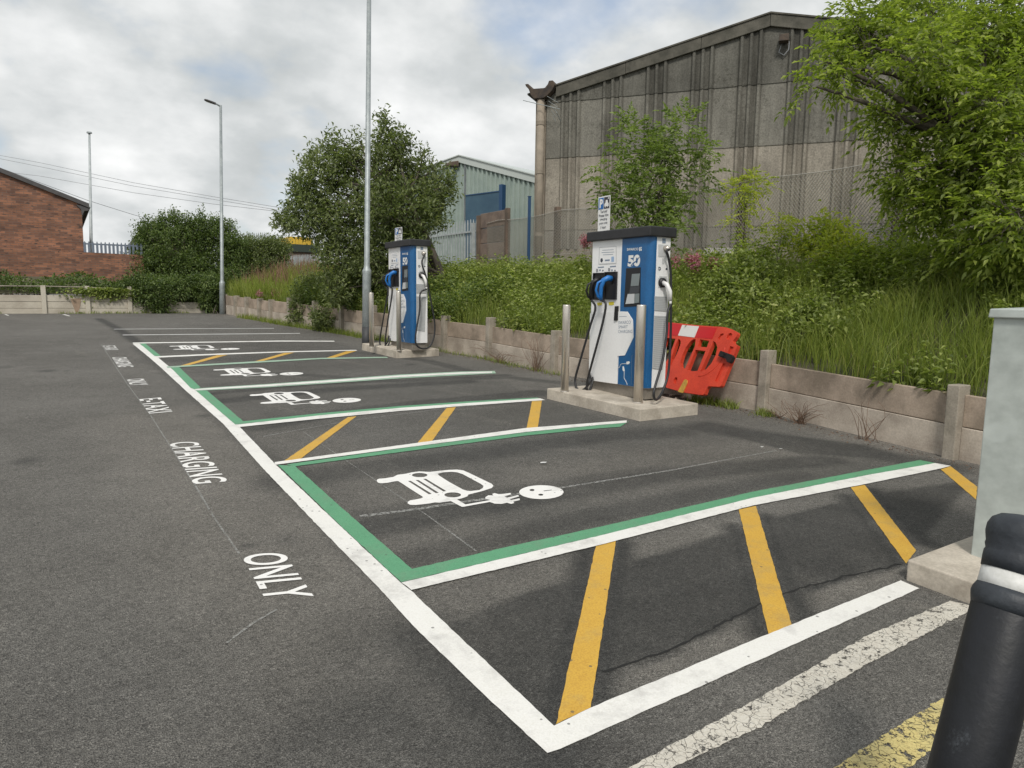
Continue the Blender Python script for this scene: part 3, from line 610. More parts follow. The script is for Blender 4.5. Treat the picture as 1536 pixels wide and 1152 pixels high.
# mid tree by the tall lamp post
B = [pxblob(*a) for a in [(548, 340, 85, 80, 17), (478, 272, 34, 40, 16.6), (512, 245, 26, 34, 17), (583, 245, 30, 46, 17), (572, 200, 9, 24, 17), (597, 232, 11, 28, 16.8), (628, 262, 26, 30, 17.2), (655, 290, 30, 24, 17), (438, 328, 24, 20, 16.6), (672, 275, 14, 18, 17),
     (472, 325, 40, 32, 16.4), (600, 320, 62, 50, 16.6), (515, 395, 40, 42, 16.4), (580, 400, 52, 40, 16.4), (650, 320, 28, 18, 17), (495, 222, 9, 14, 17), (613, 215, 7, 14, 17), (452, 290, 18, 24, 16.6), (540, 240, 20, 30, 17), (503, 437, 26, 22, 16), (620, 370, 22, 30, 16.4)]]
B += [pxblob(x_, y_, 4, 12, 17) for x_, y_ in ((452, 268), (470, 238), (486, 222), (502, 208), (540, 212), (572, 176), (590, 200), (603, 210), (634, 228), (650, 250), (664, 262), (432, 315), (420, 330))]
tree('tree', (7.9, 15.2, 1.7), B, 1650, 22, .125, .044, M['lf_mid'], 'large multi-stemmed dark green tree on the bank behind the tall lamp post', 'tree', None, .10, spread=.34, stems=4, seed=3, up=.7)
# bushes at the far corner
def bush(px, py, blobs, ncl, label, seed, m='lf_dark', d=24., name='bush', ll=.10, lw=.045, spread=.3, base=None):
    B = [pxblob(*a) for a in blobs]; b = at(px, py, d) if base is None else base
    return tree(name, b, B, ncl, 22, ll, lw, M[m], label, 'bush', None, .05, spread=spread, stems=3, seed=seed, up=.6)
bush(252, 455, [(255, 400, 55, 62, 25.2), (228, 355, 26, 26, 25.2), (262, 345, 28, 24, 25.4), (300, 350, 22, 24, 25.6), (232, 415, 42, 42, 24.9), (285, 420, 42, 45, 25), (250, 458, 26, 16, 23.9), (215, 445, 30, 22, 24.4), (295, 448, 34, 22, 24.4), (330, 455, 16, 20, 24.5), (205, 395, 18, 26, 25.2), (222, 335, 5, 15, 25.2), (240, 335, 5, 14, 25.2), (258, 328, 5, 14, 25.2), (285, 335, 6, 16, 25.2), (304, 330, 5, 16, 25.2), (212, 348, 5, 12, 25.2), (270, 340, 5, 12, 25.2)], 2300, 'big dark bush in the far corner left of the slim lamp post', 11, d=25)
def wblob(x, y, z, rx, ry, rz): return np.array([x, y, z]), np.array([rx, ry, rz])
tree('bush', (2.6, 24.5, 1.3), [wblob(2.5, 24.25, 1.35, .55, .3, .38), wblob(3.1, 24.45, 1.6, .8, .5, .4), wblob(2.1, 24.6, 1.75, .6, .4, .35), wblob(3.9, 24.6, 1.6, .6, .5, .5), wblob(2.6, 24.15, 1.1, .28, .15, .22)], 620, 22, .085, .042, M['lf_dark'], 'dark leafy bush spilling over the low end of the far wall', 'bush', None, .03, spread=.25, stems=2, seed=16, up=.1)
tree('bush', (4.15, 23.95, .86), [wblob(4.0, 24.1, 1.25, .3, .2, .4), wblob(4.1, 24.2, 1.7, .4, .3, .4)], 160, 22, .085, .042, M['lf_dark'], 'small bush growing in front of the far wall right beside the slim lamp post', 'bush', None, .02, spread=.2, stems=2, seed=17, up=.2)
bush(320, 450, [(325, 385, 38, 55, 26), (308, 430, 28, 30, 25.2), (330, 340, 20, 12, 26), (350, 385, 30, 30, 26), (350, 420, 20, 26, 25)], 1100, 'dark bush directly behind the slim lamp post', 12, d=25.6)
bush(395, 425, [(392, 385, 38, 26, 27), (415, 375, 22, 18, 27), (370, 375, 25, 18, 27), (400, 405, 34, 16, 26.5)], 900, 'rounded bush between the slim lamp post and the far grey fence', 13, 'lf_mid', 26.5)
bush(13, 440, [(13, 400, 13, 26, 25.5), (14, 380, 6, 12, 25.5), (14, 425, 18, 14, 25.2)], 260, 'small upright bush at the far left against the brick wall', 14, 'lf_dark', 25.3)
bush(460, 470, [(470, 440, 24, 30, 19), (455, 465, 22, 22, 18.4), (500, 440, 34, 26, 18.5), (490, 480, 24, 20, 17.2)], 700, 'leafy bush spilling over the wall under the large tree', 15, 'lf_mid', 18.5, ll=.07, spread=.22)
# ash sapling behind the near charger
B = [pxblob(*a) for a in [(975, 290, 52, 42, 12.6), (950, 215, 30, 38, 12.6), (1018, 200, 24, 42, 12.6), (925, 262, 28, 24, 12.4), (1035, 270, 28, 26, 12.6), (985, 235, 34, 28, 12.6), (1030, 235, 24, 22, 12.4), (940, 315, 40, 26, 12.3), (1010, 320, 40, 26, 12.3), (915, 290, 14, 22, 12.4), (1000, 360, 30, 22, 11.8)]]
tree('ash_sapling', (9.35, 9.6, 2.2), B, 210, 1, .105, .046, M['lf_sap'], 'bright green sapling growing behind the nearer charger against the warehouse', 'tree', None, .035, 'ash', spread=.22, stems=4, seed=5, up=.5)
B = [pxblob(*a) for a in [(1118, 275, 20, 14, 11.3), (1105, 292, 14, 12, 11.3), (1135, 278, 12, 14, 11.3), (1110, 325, 12, 12, 11.2), (1128, 345, 12, 12, 11.2), (1118, 300, 8, 12, 11.2)]]
tree('sapling', (9.35, 7.75, 2.2), B, 42, 1, .07, .026, M['lf_yel'], 'spindly yellow-green sapling beside the brown fence post', 'tree', None, .014, 'ash', spread=.14, stems=1, seed=6, up=.4, bark='twig')
B = [pxblob(*a) for a in [(1175, 322, 10, 8, 11), (1165, 355, 10, 14, 10.8), (1180, 345, 8, 10, 10.8)]]
tree('sapling', (9.1, 6.9, 2.1), B, 22, 1, .065, .024, M['lf_yel'], 'smaller thin sapling just right of the yellow-green one', 'tree', None, .010, 'ash', spread=.12, stems=1, seed=8, up=.4, bark='twig')
# big ash overhanging from the right
def P3(*a): return [at(*p) for p in a]
B = [pxblob(*a) for a in [(1300, 70, 42, 38, 8.2), (1250, 105, 26, 22, 8.0), (1285, 30, 38, 30, 8.4), (1390, 85, 52, 34, 7.6), (1345, 195, 34, 24, 8.2), (1435, 170, 50, 36, 7.8), (1500, 160, 50, 50, 7.4), (1340, 150, 20, 20, 8), (1325, 185, 18, 18, 8),
     (1400, 255, 48, 32, 8.0), (1485, 240, 52, 40, 7.4), (1560, 220, 60, 60, 7.2), (1440, 315, 52, 32, 7.8), (1520, 320, 55, 45, 7.0), (1360, 260, 26, 26, 8.2), (1390, 305, 34, 28, 8.2), (1490, 370, 44, 30, 7.6), (1565, 370, 46, 40, 7.2), (1390, 20, 60, 30, 8.6), (1480, 60, 60, 44, 8.2), (1560, 60, 50, 60, 8), (1420, 385, 34, 24, 8.4), (1225, 130, 10, 14, 7.9), (1238, 92, 14, 14, 8)]]
LM = [(P3((1580, 380, 8.2), (1500, 260, 8.1), (1420, 180, 8.1), (1340, 140, 8.1), (1265, 115, 8.0)), .045), (P3((1420, 180, 8.1), (1375, 130, 8.1), (1345, 60, 8.3)), .018), (P3((1340, 140, 8.1), (1300, 110, 8.2), (1290, 40, 8.3)), .015), (P3((1580, 330, 8), (1480, 220, 7.8), (1440, 215, 7.8), (1410, 225, 7.9)), .018),
      (P3((1590, 430, 8), (1500, 350, 7.8), (1430, 310, 7.9), (1370, 290, 8.0)), .022), (P3((1600, 300, 8.2), (1540, 150, 8.2), (1480, 60, 8.2)), .04)]
tree('ash_tree', (10.35, 3.4, 2.3), B, 900, 1, .088, .038, M['lf_ash'], 'big bright green tree overhanging from the right edge in front of the warehouse', 'tree', None, .10, 'ash', spread=.30, limbs=LM, stems=1, seed=9, up=.05)
B = [pxblob(*a) for a in [(1430, 20, 60, 40, 12), (1520, 30, 60, 70, 12), (1580, 120, 60, 60, 12), (1480, 110, 40, 30, 12), (1370, -10, 60, 30, 12.5), (1500, -60, 100, 40, 12)]]
tree('tree', at(1620, 430, 12)*np.array([1, 1, 0])+np.array([0, 0, 2.2]), B, 520, 20, .095, .036, M['lf_mid'], 'darker loose-leaved tree showing behind the big bright tree, top right', 'tree', None, .12, spread=.35, stems=1, seed=10, up=.2)

def shrub(blobs, ncl, label, seed, m='lf_ash', ll=.085, lw=.040, sp=.22, up=.5):
    B = []
    for px, py, rx, ry, X_ in blobs: d_ = (hx(px, py, X_)-CAM).dot(R@np.array([0, 0, 1.])); B.append(pxblob(px, py, rx, ry, d_))
    c = np.mean([b[0] for b in B], 0); t_ = max(.15, c[0]-wx(c[1])); z = float(bank_h(t_, c[1]))
    tree('shrub', (wx(c[1])+t_, c[1], min(z, c[2]-.05)-.05), B, ncl, 17, ll, lw, M[m], label, 'shrub', None, .012, spread=sp, stems=3, seed=seed, up=up)
shrub([(1238, 355, 20, 20, 9.6), (1262, 345, 12, 16, 9.6), (1205, 372, 18, 14, 9.5), (1250, 385, 34, 18, 9.3), (1290, 372, 20, 18, 9.3), (1228, 335, 6, 12, 9.6)], 150, 'bright bushy shoots below the fence, left of the big overhanging tree', 41, 'lf_yel', .10, .036, .3, .8)
shrub([(1100, 420, 28, 20, 8.3), (1075, 442, 20, 16, 8.1), (1130, 445, 24, 20, 8.0), (1108, 395, 12, 14, 8.5), (1145, 405, 14, 12, 8.4)], 170, 'leafy pale green bramble clump on the bank above and right of the orange barrier', 42, 'lf_under', .080, .042, .25)
shrub([(1215, 468, 24, 20, 7.9), (1250, 490, 20, 14, 7.6), (1190, 492, 18, 14, 7.6)], 90, 'nettle clump halfway up the bank behind the middle of the wall', 43, 'lf_under', .090, .040, .25)
shrub([(740, 448, 30, 14, 7.5), (790, 456, 26, 14, 7.5), (700, 440, 22, 12, 7.3)], 130, 'pale leafy bramble mound on the bank between the two chargers', 44, 'lf_under', .075, .040, .25)
# bank vegetation ----------------------------------------------------
def on_bank(n, y0, y1, t0, t1, pw=1.):
    y = rng.uniform(y0, y1, n); t = t0+(t1-t0)*rng.uniform(0, 1, n)**pw; return np.stack([wx(y)+t, y, bank_h(t, y)], -1), t, y
def clump(P, thr=.0, sc=1.3):
    f = np.sin(P[:, 0]*sc*2.1+1.3*np.sin(P[:, 1]*sc*1.7))+np.sin(P[:, 1]*sc*2.6+P[:, 0]); return f
P1, t, y = on_bank(125000, -3.5, 24, .05, 4.2); f = clump(P1)
keep = rng.random(len(P1)) < np.where(y < 6.5, .95, .55)*np.clip(.75+.25*f, .25, 1); P1 = P1[keep]
tag(blades('grass', P1, rng.uniform(.18, .52, len(P1))*(1+.18*np.clip(clump(P1, 0, .6), -1, 1))*(1.1-.35*np.clip((P1[:, 0]-wx(P1[:, 1]))/3., 0, 1)), rng.uniform(.005, .011, len(P1)), .9, M['grass']), 'long green grass growing all over the bank behind the low wall', 'grass', None, 'stuff')
P2, t, y = on_bank(16000, 17.5, 24.2, .1, 3.2)
tag(blades('tall_grass', P2, rng.uniform(.3, .75, len(P2)), rng.uniform(.010, .018, len(P2)), .7, M['grass2']), 'bright yellow-green tall grass on the far end of the bank', 'grass', None, 'stuff')
P2, t, y = on_bank(16000, 1, 17.5, 1.9, 3.7); P2 = P2[clump(P2, 0, 1.1) > -.5]
tag(blades('tall_grass', P2, rng.uniform(.25, .62, len(P2)), rng.uniform(.005, .010, len(P2)), .8, M['grass2']), 'pale tall grass along the top of the bank by the wire fence', 'grass', None, 'stuff')
P2, t, y = on_bank(7000, 2, 8.5, .2, 2.4); P2 = P2[clump(P2, 0, 1.6) > .2]
tag(blades('tall_grass', P2, rng.uniform(.25, .6, len(P2)), rng.uniform(.006, .012, len(P2)), .9, M['grass2']), 'bright tufts of tall grass on the bank right of the barrier', 'grass', None, 'stuff')
P2, t, y = on_bank(500, 20.5, 24.4, .5, 2.6)
tag(blades('seeding_grass', P2, rng.uniform(.7, 1.0, len(P2)), rng.uniform(.02, .03, len(P2)), .5, M['seed']), 'reddish seeding grass heads above the bright grass near the slim lamp post', 'grass', None, 'stuff')
def stems(n, y0, y1, t0, t1, hmin, hmax, nl, ll, lw, m, name, label, seed, thr=-9, overhang=0.):
    global rng
    old = rng; rng = np.random.default_rng(seed); C, t, y = on_bank(n, y0, y1, t0, t1); C = C[clump(C, 0, .8) > thr]; P = []; D = []; L = []
    for c in C:
        h = rng.uniform(hmin, hmax); ln = rng.normal(size=2)*.22*h; ln[0] -= overhang*h; k = rng.poisson(nl)+2; f = np.linspace(.15, 1, k)+rng.normal(size=k)*.03
        q = c+np.stack([ln[0]*f*f, ln[1]*f*f, h*f], -1); a = rng.uniform(0, 6.28)+np.arange(k)*2.4
        d = np.stack([np.cos(a), np.sin(a), rng.uniform(-.35, .45, k)], -1); P.append(q); D.append(d); L.append(ll*rng.uniform(.6, 1.25, k)*(1.15-.5*f))
    P = np.concatenate(P); D = np.concatenate(D); L = np.concatenate(L)
    o = leaves(name, P+D*.02, D, L, L*lw, m, drop=.25); rng = old; return tag(o, label, 'undergrowth', None, 'stuff')
stems(1500, 6.5, 17.5, .05, 3.2, .20, .62, 12, .12, .50, M['lf_under'], 'undergrowth', 'broad-leaved nettles and docks between the two chargers', 27, -.6, .1)
stems(2600, 6.5, 17.5, .05, 3.0, .15, .50, 14, .07, .50, M['lf_under'], 'undergrowth', 'leafy bramble and nettle undergrowth between the two chargers', 21, -.9, .15)
stems(2300, -3, 6.8, .03, 2.8, .15, .5, 14, .095, .50, M['lf_under'], 'undergrowth', 'clumps of nettles in the grass right of the orange barrier', 22, .1, .15)
stems(1500, 12., 19, .03, 1.6, .2, .6, 15, .085, .55, M['lf_dark'], 'undergrowth', 'dark brambles spilling over the wall below the large tree', 23, -.8, .3)
stems(420, 1.5, 8.0, 2.2, 3.6, .4, 1.0, 18, .10, .36, M['lf_ash'], 'tall_weeds', 'tall bright weeds along the wire fence', 24, -.2)
stems(420, 4.8, 7.6, 1.9, 3.0, .25, .6, 16, .11, .36, M['lf_ash'], 'tall_weeds', 'bright leafy shoots below the fence right of the nearer charger', 26, .0)
# creeper along the far wall
def along(n, x0, x1): x = rng.uniform(x0, x1, n); t = rng.uniform(.0, 1.3, n); return np.stack([x, 24.4+t, 1.42+.20*t+rng.uniform(0, .34, n)+.12*np.sin(x*3)], -1)
P = along(9000, -9, 3.6); tag(leaves('creeper', P, unit(len(P))+np.array([0, -.6, .1]), rng.uniform(.06, .12, len(P)), rng.uniform(.04, .08, len(P)), M['lf_dark']), 'dark green creeper tumbling over the far wall', 'creeper', None, 'stuff')
P = np.stack([rng.normal(1.2, .38, 1500), 24.22+rng.uniform(-.04, .12, 1500), 1.48-np.abs(rng.normal(0, .12, 1500))+.1], -1)
tag(leaves('creeper', P, unit(len(P))+np.array([0, -.5, -.4]), .09, .065, M['lf_under']), 'lighter green creeper hanging over one board of the far wall', 'creeper', None, 'stuff')
# weeds at the foot of the walls
def footweeds(y0, y1, n, hmax, lab, mt='grass'):
    y = rng.uniform(y0, y1, n); x = wx(y)-.08-np.abs(rng.normal(0, .09, n)); P = np.stack([x, y, lotz(x, y)], -1)
    tag(blades('weeds', P, rng.uniform(.04, hmax, n), rng.uniform(.005, .012, n), 1.3, M[mt]), lab, 'weeds', None, 'stuff')
footweeds(5.5, 6.15, 420, .16, 'tuft of weeds on the tarmac between barrier and wall post'); footweeds(5.0, 5.2, 150, .12, 'small weed clump at the foot of the wall post right of the barrier')
footweeds(13.2, 22, 2600, .22, 'rough grass growing along the foot of the far wall section'); footweeds(8.5, 12.9, 500, .12, 'sparse weeds along the wall foot between the chargers', 'drytwig' if False else 'grass')
x = rng.uniform(-6, 4.2, 900); P = np.stack([x, 24.2+rng.normal(0, .03, 900), lotz(x, 24.2)], -1); P = P[clump(P) > -.2]
tag(blades('weeds', P, rng.uniform(.03, .12, len(P)), rng.uniform(.01, .02, len(P)), 1.2, M['grass']), 'thin line of weeds along the foot of the far wall', 'weeds', None, 'stuff')
def dry_plant(y, lab, h, n, sp=.25):
    x = wx(y)-.12; b = np.array([x, y, lotz(x, y)]); mb = MB()
    for k in range(n):
        e = b+np.array([rng.normal()*.05-.03, rng.normal()*sp, h*rng.uniform(.4, 1)]); p = bent(b+rng.normal(size=3)*(.02, .05, 0), e, .25, 5); mb.tube(p, list(np.linspace(.0035, .0015, 5)), 3, False)
    o = mb.build('dead_weed', M['drytwig'], None, origin=b); tag(o, lab, 'weed')
dry_plant(4.62, 'dry brown twiggy weed against the wall board right of the barrier', .26, 34, .2); dry_plant(3.85, 'tall thin dead weed stalks against the wall, nearer the cabinet', .42, 12, .1)
dry_plant(9.15, 'straggly weed on the wall left of the nearer charger', .55, 30, .22); dry_plant(4.95, 'small brown dock weed beside the green clump at the wall foot', .12, 16, .1); dry_plant(10.2, 'low dry weeds at the wall foot between the chargers', .22, 26, .5)
# flowering valerian
def valerian(b, label, n, h, sp, seed, heads=60):
    global rng
    old = rng; rng = np.random.default_rng(seed); b = np.asarray(b, float); t = thing('flowering_plant', b, label, 'flower', None); sm = MB(); P = []; LP = []; LD = []
    for k in range(n):
        e = b+np.array([rng.normal()*sp, rng.normal()*sp, h*rng.uniform(.75, 1.1)]); p = bent(b, e, .1, 5); sm.tube(p, .004, 3, False)
        c = e+rng.normal(size=(heads, 3))*np.array([.035, .035, .05]); P.append(c)
        for q in p[1:4]: LP += [q, q]; LD += [rng.normal(size=3), rng.normal(size=3)]
    sm.build('stem', M['twig'], t); P = np.concatenate(P); leaves('flower_heads', P, unit(len(P)), .034, .026, M['pink'], t); leaves('leaf_pairs', np.array(LP), np.array(LD)*[1, 1, .3], .08, .03, M['lf_under'], t); rng = old
def root_at(px, py, x): p = hx(px, py, x); return p
p = hx(1045, 440, 8.6); valerian((p[0], p[1], bank_h(p[0]-wx(p[1]), p[1])), 'pink flowering plant on the bank above the orange barrier', 13, max(.45, p[2]+.30-bank_h(p[0]-wx(p[1]), p[1])), .20, 31, 90)
p = hx(884, 362, 9.0); zb = bank_h(p[0]-wx(p[1]), p[1]); valerian((p[0], p[1], zb), 'tall pink flowering plant showing just left of the nearer charger lid', 5, p[2]-zb+.12, .10, 32, 120)
p = hx(410, 465, wx(19)); valerian((p[0]+.12, p[1], bank_h(.12, p[1])), 'pink flowers hanging over the far part of the low wall', 10, .30, .28, 33, 60)
p = hx(765, 412, 9.2); zb = bank_h(p[0]-wx(p[1]), p[1]); valerian((p[0], p[1], zb), 'small reddish flowering plant on the bank between the chargers', 4, max(.25, p[2]-zb), .10, 34, 40)

# ------------------------------------------------------------------ wire fence, palisades, brown panel
FX = 10.5; FB = 1.95; FT = 3.63
cf = thing('chain_link_fence', (FX, 9, FB), 'sagging chain link fence on brown concrete posts in front of the warehouse', 'fence')
def sag(y): return FT-.06*np.abs(np.sin(y*1.08+.35))
mb = MB(); s_ = .06; Hh = FT-FB
def flat_wire(a, b, r): mb.tube([a, b], r*2.1, 3, False)
y = 0.4
while y < 17.8:
    for sg in (1, -1):
        y2 = y+sg*Hh*.8
        t1 = 1.
        if y2 > 17.8: t1 = (17.8-y)/(y2-y)
        if y2 < .4: t1 = (.4-y)/(y2-y)
        ye = y+(y2-y)*t1; a = (FX, y, FB); b = (FX+.003*sg, ye, FB+(sag(ye)-FB)*t1); flat_wire(a, b, .0026)
    y += s_
for yy in np.arange(17.8, 17.8+Hh*.8, s_): # wires that enter through the end stake
    t0 = (yy-17.8)/(Hh*.8); flat_wire((FX, 17.8, FB+(sag(17.8)-FB)*t0), (FX, yy-Hh*.8, sag(yy-Hh*.8)), .0026)
for yy in np.arange(.4-Hh*.8, .4, s_):
    t0 = (.4-yy)/(Hh*.8); flat_wire((FX, .4, FB+(sag(.4)-FB)*t0), (FX+.003, yy+Hh*.8, sag(yy+Hh*.8)), .0026)
mb.build('mesh', M['wire'], cf)
mb = MB(); mb.tube([(FX-.02, y, sag(y)+.01) for y in np.arange(.4, 17.9, .3)], .007, 4); mb.tube([(FX-.02, y, FB+.62) for y in np.arange(.4, 17.9, .6)], .004, 4)
for y in np.arange(.5, 17.8, .12): mb.tube([(FX-.02, y-.012, sag(y)-.01), (FX-.02, y+.012, sag(y)+.035)], .0035, 3)
mb.build('line_wire', M['wire'], cf)
for y in (.3, 3.05, 5.92, 8.80, 11.65, 14.5):
    bevel(MB().box((FX+.02, y-.07, FB-.4), (FX+.15, y+.07, FT+.12)).build('post', M['fpost'], cf), .01)
py0 = hx(760, 330, FX)[1]; py1 = hx(718, 330, FX)[1]; pt = hx(745, 316, FX)[2]
pn = thing('panel_screen', (FX, py0, FB), 'short brown screen of stacked concrete panels between the palisade and the wire fence', 'fence')
for k in range(5):
    z0 = FB-.2+(pt-FB+.2)*k/5; z1 = FB-.2+(pt-FB+.2)*(k+1)/5-.012
    bevel(MB().box((FX+.01*(k % 2), py0+.05, z0), (FX+.06+.01*(k % 2), py1-.1, z1)).build('panel', M['panel'], pn), .012)
bevel(MB().box((FX-.05, py1-.1, FB-.3), (FX+.09, py1+.06, pt-.05)).build('post', M['fpost'], pn), .01); bevel(MB().box((FX-.04, py0-.07, FB-.3), (FX+.08, py0+.05, pt+.02)).build('post', M['fpost'], pn), .01)
def palisade(name, A, Bp, z0, z1, sp, w, m, label, cat='fence', group=None):
    A = np.array([A[0], A[1], z0]); Bp = np.array([Bp[0], Bp[1], z0]); d = nrm(Bp-A); n = np.array([-d[1], d[0], 0]); L = np.linalg.norm(Bp-A)
    t = thing(name, A, label, cat, group); H = z1-z0; k = 0; s = 0
    while s < L:
        c = A+d*s; h = H*(1+.004*rng.normal()); mb = MB()
        pts = [(-w/2, 0), (w/2, 0), (w/2, h-.12), (w*.18, h-.02), (0, h), (-w*.18, h-.02), (-w/2, h-.12)]
        mb.prism([c+d*a+(0, 0, b)+n*.002*(k % 2) for a, b in pts], n*.012); mb.build('pale', m, t); s += sp; k += 1
        if k > 95: break
    for f in (.22, .80):
        MB().hexa([A+n*.02+(0, 0, H*f), Bp+n*.02+(0, 0, H*f), Bp+n*.06+(0, 0, H*f), A+n*.06+(0, 0, H*f)], [A+n*.02+(0, 0, H*f+.05), Bp+n*.02+(0, 0, H*f+.05), Bp+n*.06+(0, 0, H*f+.05), A+n*.06+(0, 0, H*f+.05)]).build('rail', m, t)
    s = 0
    while s < L+.01:
        c = A+d*s+n*.07; MB().prism([c-d*.04, c+d*.04, c+d*.04+n*.08, c-d*.04+n*.08], (0, 0, H*.93)).build('post', m, t); s += 2.75
    return t
pz = hx(715, 328, FX)[2]
palisade('palisade_fence', (FX, py1+.12), (FX-.3, 27.3), FB-.1, pz, .165, .075, M['palis'], 'pale grey palisade fence in front of the green corrugated shed, running behind the tree')
a = at(428, 378, 30.5); b = at(485, 386, 29)
palisade('palisade_fence', (a[0], a[1]), (b[0], b[1]), 1.9, (a[2]+b[2])/2, .10, .075, M['palis'], 'grey palisade fence beyond the bright grass left of the large tree')
a = at(338, 352, 36); b = at(405, 352, 34)
palisade('palisade_fence', (a[0], a[1]), (b[0], b[1]), a[2]-2.0, a[2], .16, .07, M['palis'], 'grey palisade tips showing above the bushes right of the slim lamp post')

# ------------------------------------------------------------------ warehouse
C0 = at(800, 395, 20.); gd = nrm([.59425, -.80428, 0]); gn = np.array([-gd[1], gd[0], 0])   # gd runs to the right towards the camera, gn points back
if gn[1] < 0: gn = -gn
def onG(px, py): return hit(px, py, C0, gn)
def su(p): return (np.asarray(p)-C0).dot(gd)
wh = thing('warehouse', (C0[0], C0[1], 2.3), 'tall grey-brown warehouse clad in weathered corrugated cement sheets', 'building')
pa, pr, pb = onG(818, 141), onG(1156, 28), onG(1290, 42)
sa, sr, sb = su(pa), su(pr), su(pb); za, zr, zb_ = pa[2], pr[2], pb[2]; slL = (zr-za)/(sr-sa); slR = slL*.98
SEND = 2*sr-sa+.1
def roofz(s): return zr-slL*(sr-s) if s < sr else zr-slR*(s-sr)
zj = [onG(835, 152)[2], onG(820, 236)[2], onG(1017, 339)[2], onG(1080, 371)[2]]
g0 = su(onG(856, 200)); g1 = su(onG(1271, 200)); per = (g1-g0)/6.
def rowprof(s0, s1):
    S = [s0]; O = [0.]; k = int((s0-g0)/per)-1
    while True:
        c = g0+per*k
        if c-.3 > s1: break
        for q in (-.31, -.22, 0, .22, .31):
            for (ds, h) in ((-.062, 0), (-.024, .06), (.024, .06), (.062, 0)):
                s = c+q+(ds if abs(q) < .3 else ds*.02); h = h if abs(q) < .3 else 0
                if s0 < s < s1: S.append(s); O.append(h)
        k += 1
    S.append(s1); O.append(0.); return S, O
def sheetrow(z0f, z1f, off, name, s0, s1, m):
    S, O = rowprof(s0, s1); V = []
    for s, o in zip(S, O):
        z0, z1 = z0f(s), z1f(s)
        if z1 < z0+.01: z1 = z0+.01
        p = C0+gd*s-gn*(o+off); V += [(p[0], p[1], z0), (p[0], p[1], z1)]
    for s, o in zip(S, O):
        p = C0+gd*s-gn*(o+off-.02); V += [(p[0], p[1], z0f(s)), (p[0], p[1], max(z1f(s), z0f(s)+.01))]
    n = len(S); Fc = [(2*i, 2*i+2, 2*i+3, 2*i+1) for i in range(n-1)]+[(2*i, 2*n+2*i, 2*n+2*i+2, 2*i+2) for i in range(n-1)]
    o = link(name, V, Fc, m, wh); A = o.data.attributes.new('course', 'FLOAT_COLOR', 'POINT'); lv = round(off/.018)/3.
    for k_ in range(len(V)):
        s = S[(k_//2) % n]; dd = abs((s-g0+per/2) % per-per/2); A.data[k_].color = (lv, (1. if O[(k_//2) % n] < .01 else .25) if dd < .285 else 0., 0, 1)  # grooves tinted darker than ridges, painting in the rib shading
    return o
s_l = su(onG(818, 300)); c_ = lambda z: (lambda s: z)
def split(s0, s1, zlo, zhi, off, nm): sheetrow(c_(zlo-.03), lambda s: min(roofz(s)-.05, zhi), off, nm, s0, s1, M['sheet'])
# top course only exists where the roof stands above the joint
sl_top = sa+(zj[0]+.02-za)/slL
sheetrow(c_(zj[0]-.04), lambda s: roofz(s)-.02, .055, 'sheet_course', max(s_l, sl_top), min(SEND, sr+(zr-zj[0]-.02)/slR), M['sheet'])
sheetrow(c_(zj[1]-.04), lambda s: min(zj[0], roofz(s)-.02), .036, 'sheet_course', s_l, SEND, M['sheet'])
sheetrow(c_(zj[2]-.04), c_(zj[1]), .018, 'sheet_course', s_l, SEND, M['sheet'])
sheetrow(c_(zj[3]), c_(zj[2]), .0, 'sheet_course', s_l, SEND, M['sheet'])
# building volume behind the cladding, plinth wall
def gp_(s, o, z): p = C0+gd*s+gn*o; return (p[0], p[1], z)
ho = [(0, 2.0), (0, za-.15), (sr, zr-.15), (SEND, roofz(SEND)-.15), (SEND, 2.0)]
MB().prism([gp_(s, .06, z) for s, z in ho], gn*26).build('wall', M['sheet'], wh)
bevel(MB().hexa([gp_(s_l, .0, 1.9), gp_(SEND, .0, 1.9), gp_(SEND, .055, 1.9), gp_(s_l, .055, 1.9)], [gp_(s_l, .0, zj[3]-.005), gp_(SEND, .0, zj[3]-.005), gp_(SEND, .055, zj[3]-.005), gp_(s_l, .055, zj[3]-.005)]).build('base_wall', M['downpipe'], wh), .005)
w0, w1 = su(onG(1056, 380)), su(onG(1127, 380))
MB().hexa([gp_(w0, -.03, 1.9), gp_(w1, -.03, 1.9), gp_(w1, -.004, 1.9), gp_(w0, -.004, 1.9)], [gp_(w0, -.03, zj[3]-.01), gp_(w1, -.03, zj[3]-.01), gp_(w1, -.004, zj[3]-.01), gp_(w0, -.004, zj[3]-.01)]).build('whitewashed_panel', M['whitewash'], wh)
bevel(MB().hexa([gp_(.0, -.02, 1.9), gp_(.30, -.02, 1.9), gp_(.30, .055, 1.9), gp_(.0, .055, 1.9)], [gp_(.0, -.02, za-.2), gp_(.30, -.02, za-.2), gp_(.30, .055, za-.2), gp_(.0, .055, za-.2)]).build('corner_post', M['downpipe'], wh), .01)
def bargepiece(s0, s1, dz0, dz1, o0, o1, m, nm):
    q = [(s0, roofz(s0)+dz0), (s1, roofz(s1)+dz0), (s1, roofz(s1)+dz1), (s0, roofz(s0)+dz1)]
    bevel(MB().prism([gp_(s, o0, z) for s, z in q], gn*(o1-o0)).build(nm, m, wh), .01)
k = 0; s = su(onG(836, 130))
while s < SEND:
    e = min(s+1.9, sr if s < sr-.01 else SEND); bargepiece(s+.004, e-.004, -.22+.006*(k % 2), .07, -.14-.006*(k % 2), .1, M['barge'], 'barge_board'); s = e; k += 1
for (s0, s1) in ((-.2, sr), (sr, SEND+.3)):
    q = [(s0, roofz(s0)+.072), (s1, roofz(s1)+.072), (s1, roofz(s1)+.11), (s0, roofz(s0)+.11)]
    MB().prism([gp_(s, -.17, z) for s, z in q], gn*26).build('roof', M['barge'], wh)
